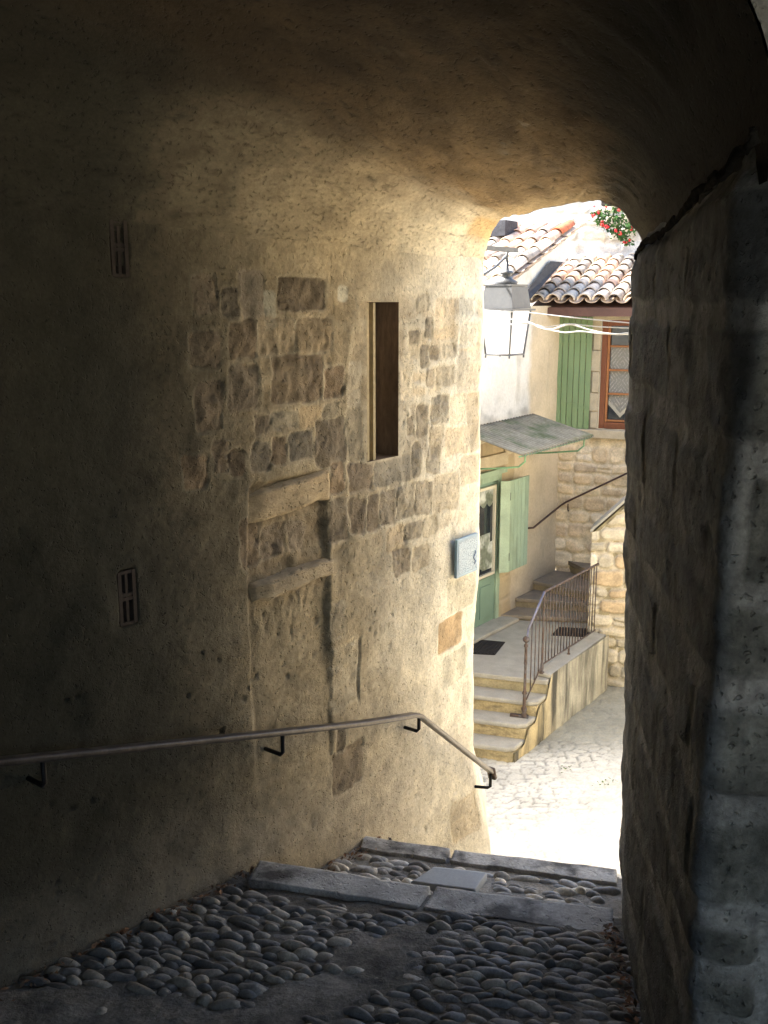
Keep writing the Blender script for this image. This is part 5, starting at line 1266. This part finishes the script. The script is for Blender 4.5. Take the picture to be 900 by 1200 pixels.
# dark cable bundle along the springing of the right pillar
def spring_cable():
    pts = []
    rg = random.Random(4); n = 46
    for i in range(n):
        f = i / (n - 1); x = 736 + (905 - 736) * f; y = np.interp(x, [736, 770, 800, 830, 860, 885, 905], [303, 282, 258, 222, 202, 172, 150])
        X, Yy, Zz = ray(x, y); r = X / Yy
        ss = np.linspace(S_C0, S_C1, 300); QX, QY = rw_at(ss, .0); QX = QX + .0; s = np.interp(-r, -(QX / QY), ss) if False else ss[np.argmin(np.abs(QX / QY - r))]
        qx, qy = rw_at(s, .016); z_ = qy * Zz / Yy
        pts.append((qx + rg.uniform(-.004, .004), qy, z_ + rg.uniform(-.006, .006)))
    m = MB(); m.tube(pts, [.006 + .004 * rg.random() for _ in pts], 8)
    p2 = [(a - .004 + rg.uniform(-.004, .004), b, c + .010 * math.sin(i * .9)) for i, (a, b, c) in enumerate(pts)]; m.tube(p2, .004, 6)
    o = m.build('cable_bundle', M['grime']); tag(o, 'dark grimy cable bundle running along the top of the right pillar', 'cable')
    m = MB()
spring_cable()

# ---------------------------------------------------------------- unseen house added right of the street to bounce sun onto the exit
def build_bounce_house():
    root = empty('bounce_house', (5.2, 7.5, -4.75), 'unseen limewashed house added to bounce sunlight onto the exit wall', 'house')
    m = MB(); m.prism([(4.6, 3.2), (5.6, 10.6), (8.5, 10.2), (7.5, 3.0)], -4.9, 1.2); m.build('wall', M['limewash'], root)
    m = MB(); m.prism([(4.3, 3.0), (5.35, 10.9), (8.6, 10.4), (7.6, 2.8)], 1.2, 1.34); m.build('roof', M['tile'], root)
    d = np.array((1.0, 7.4)); d /= np.linalg.norm(d)
    for f in (1.5, 3.6, 5.7):
        for z in (-3.2, -.7):
            p = np.array((4.6, 3.2)) + d * f; m = MB(); m.box((*p, z), .8, .06, 1.2, ax=d); fr = m.build('window', M['redwood'], root)
            m = MB()
            for o_ in (-.19, .19): m.box((*(p + d * o_ + np.array((-d[1], d[0])) * .02), z), .32, .05, 1.08, ax=d)
            m.build('pane', M['glass'], fr)
M['limewash'] = surf('limewash', col=(.74, .66, .50), rough=.95, var=.1, scale=2, bump=.3)
build_bounce_house()

# ---------------------------------------------------------------- geraniums
def build_geranium():
    t, z = bwh(722, 272, -1.75); c2 = np.array(bw(t, -1.75)); c = np.array((c2[0], c2[1], z))
    root = empty('geranium_plant', (c[0], c[1], z + .26), 'trailing red geraniums spilling from a window box on the pale upper wall', 'plant')
    rg = random.Random(2)
    m = MB(); m.box((c[0] + .15, c[1], z + .46), .75, .18, .16, ax=dB); m.build('planter', M['clay'], root, bevel=.01)
    m = MB()
    def spot():
        cx_, cy_, s_ = rg.choice(((-.26, .22, .05), (-.12, .25, .06), (.05, .27, .07), (.22, .25, .07), (.36, .2, .06), (-.05, .08, .06), (.10, .05, .07), (.25, .02, .06), (.12, -.10, .045), (.20, -.2, .03), (-.18, .10, .04), (.02, -.04, .04)))
        return rg.gauss(cx_, s_), rg.gauss(cy_, s_)
    for _ in range(750):
        x, y = spot(); o = rg.uniform(.02, .22); p = c + np.array((dB[0] * x + nB[0] * o, dB[1] * x + nB[1] * o, y * .9 + .03)); s = rg.uniform(.020, .036)
        a = np.array([rg.gauss(0, 1) for _ in range(3)]); a /= np.linalg.norm(a); b = np.cross(a, [rg.gauss(0, 1) for _ in range(3)]); b /= np.linalg.norm(b); g = rg.uniform(.5, 1.6)
        m.add([p + a * s, p + b * s * .7, p - a * s, p - b * s * .7], [(0, 1, 2, 3)], (g, g, g))
    m.build('foliage', M['leaf'], root)
    for _ in range(22):
        m = MB()
        x, y = spot(); o = rg.uniform(.18, .27); p = c + np.array((dB[0] * x + nB[0] * o, dB[1] * x + nB[1] * o, y * .9 + .03)); R_ = rg.uniform(.018, .040)
        for _ in range(18):
            a = np.array([rg.gauss(0, 1) for _ in range(3)]); a /= np.linalg.norm(a); q_ = p + a * R_ * rg.uniform(.5, 1); b = np.cross(a, [rg.gauss(0, 1) for _ in range(3)]); b /= np.linalg.norm(b); c_ = np.cross(a, b); s = .011; g = rg.uniform(.7, 1.5)
            m.add([q_ + b * s, q_ + c_ * s, q_ - b * s, q_ - c_ * s], [(0, 1, 2, 3)], (g, g * rg.uniform(.6, 1.6), g))
        m.build('flower', M['petal'], root)
build_geranium()

# ---------------------------------------------------------------- fallen leaves and weeds
def scatter(name, pts, smin, smax, pal, mat, lab, cat=None):
    rg = random.Random(9); m = MB()
    for p in pts:
        s = rg.uniform(smin, smax); a = np.array([rg.gauss(0, 1), rg.gauss(0, 1), rg.gauss(0, .35)]); a /= np.linalg.norm(a); b = np.cross(a, [rg.gauss(0, .3), rg.gauss(0, .3), 1]); b /= np.linalg.norm(b); c = np.cross(a, b) * rg.uniform(-.3, .3)
        p = np.array(p); g = rg.choice(pal); m.add([p + a * s, p + b * s * .45 + c * s * .5, p - a * s * .9, p - b * s * .45 + c * s * .5], [(0, 1, 2, 3)], g)
    o = m.build(name, M[mat]); tag(o, lab, kind='stuff')
rg = random.Random(21); pts = []
for _ in range(260):
    Y = rg.uniform(1.7, 2.75); X = .397 + .12 * Y - abs(rg.gauss(0, .022)) - .012; pts.append((X, Y, float(zfloor(X, Y)) + rg.uniform(.0, .03)))
for _ in range(420):
    s = rg.uniform(S_JAMB - 3.2, S_JAMB - .75); X, Y = lw_at(s, abs(rg.gauss(0, .035)) + .012); 
    pts.append((X, Y, float(zfloor(X, Y)) + rg.uniform(-.005, .015)))
scatter('dry_leaves', pts, .006, .017, [(.20, .10, .05), (.15, .08, .045), (.12, .08, .05), (.24, .14, .08), (.08, .06, .045)], 'dryleaf', 'brown dry leaf litter gathered along the wall foot')
pts = []
for cx_, cy_ in [PZ(714, 917, -4.75)[:2], PZ(703, 921, -4.75)[:2], PZ(664, 903, -4.75)[:2]]:
    for _ in range(12): pts.append((cx_ + rg.gauss(0, .05), cy_ + rg.gauss(0, .03), -4.74 + rg.uniform(0, .03)))
scatter('weeds', pts, .01, .02, [(1, 1, 1), (1.5, 1.3, .8), (.7, .9, .6)], 'weed', 'tiny green weeds in the street cobbles')

# ================================================================ LIGHT, SKY, CAMERA
SUN_AZ = (-.95, .25); SUN_EL = 54
w = bpy.data.worlds.new('World'); sc.world = w; w.use_nodes = True; nt = w.node_tree
sky = nt.nodes.new('ShaderNodeTexSky'); sky.sky_type = 'NISHITA'; sky.sun_disc = False; sky.sun_elevation = math.radians(SUN_EL); sky.sun_rotation = math.atan2(SUN_AZ[0], SUN_AZ[1]) % (2 * math.pi)
sky.air_density = 1.0; sky.dust_density = 2.5
bg = nt.nodes['Background']; bg.inputs['Strength'].default_value = .15
nt.links.new(sky.outputs[0], bg.inputs[0])
sd = bpy.data.lights.new('sun', 'SUN'); sd.energy = 4.0; sd.angle = math.radians(.5); sd.color = (1, .94, .84)
so = bpy.data.objects.new('sun', sd); COL.objects.link(so)
h = math.cos(math.radians(SUN_EL)); a_ = np.array(SUN_AZ) / np.linalg.norm(SUN_AZ)
so.rotation_euler = Vector((a_[0] * h, a_[1] * h, math.sin(math.radians(SUN_EL)))).to_track_quat('Z', 'Y').to_euler()
so.location = (0, 0, 20)
cam = bpy.data.cameras.new('camera'); cam.sensor_fit = 'VERTICAL'; cam.sensor_height = 36; cam.lens = 36 * F / 1200; cam.clip_end = 500; cam.clip_start = .05
co = bpy.data.objects.new('camera', cam); COL.objects.link(co); co.rotation_euler = (math.pi / 2 - PITCH, 0, 0); sc.camera = co
sc.view_settings.view_transform = 'Standard'; sc.view_settings.look = 'None'; sc.view_settings.exposure = 0; sc.view_settings.gamma = 1
sc.render.engine = 'CYCLES'; sc.cycles.max_bounces = 14; sc.cycles.diffuse_bounces = 10; sc.cycles.glossy_bounces = 4; sc.cycles.use_denoising = True
sc.cycles.film_exposure = 5.9
sc.cycles.sample_clamp_indirect = 12; sc.cycles.caustics_reflective = False; sc.cycles.caustics_refractive = False
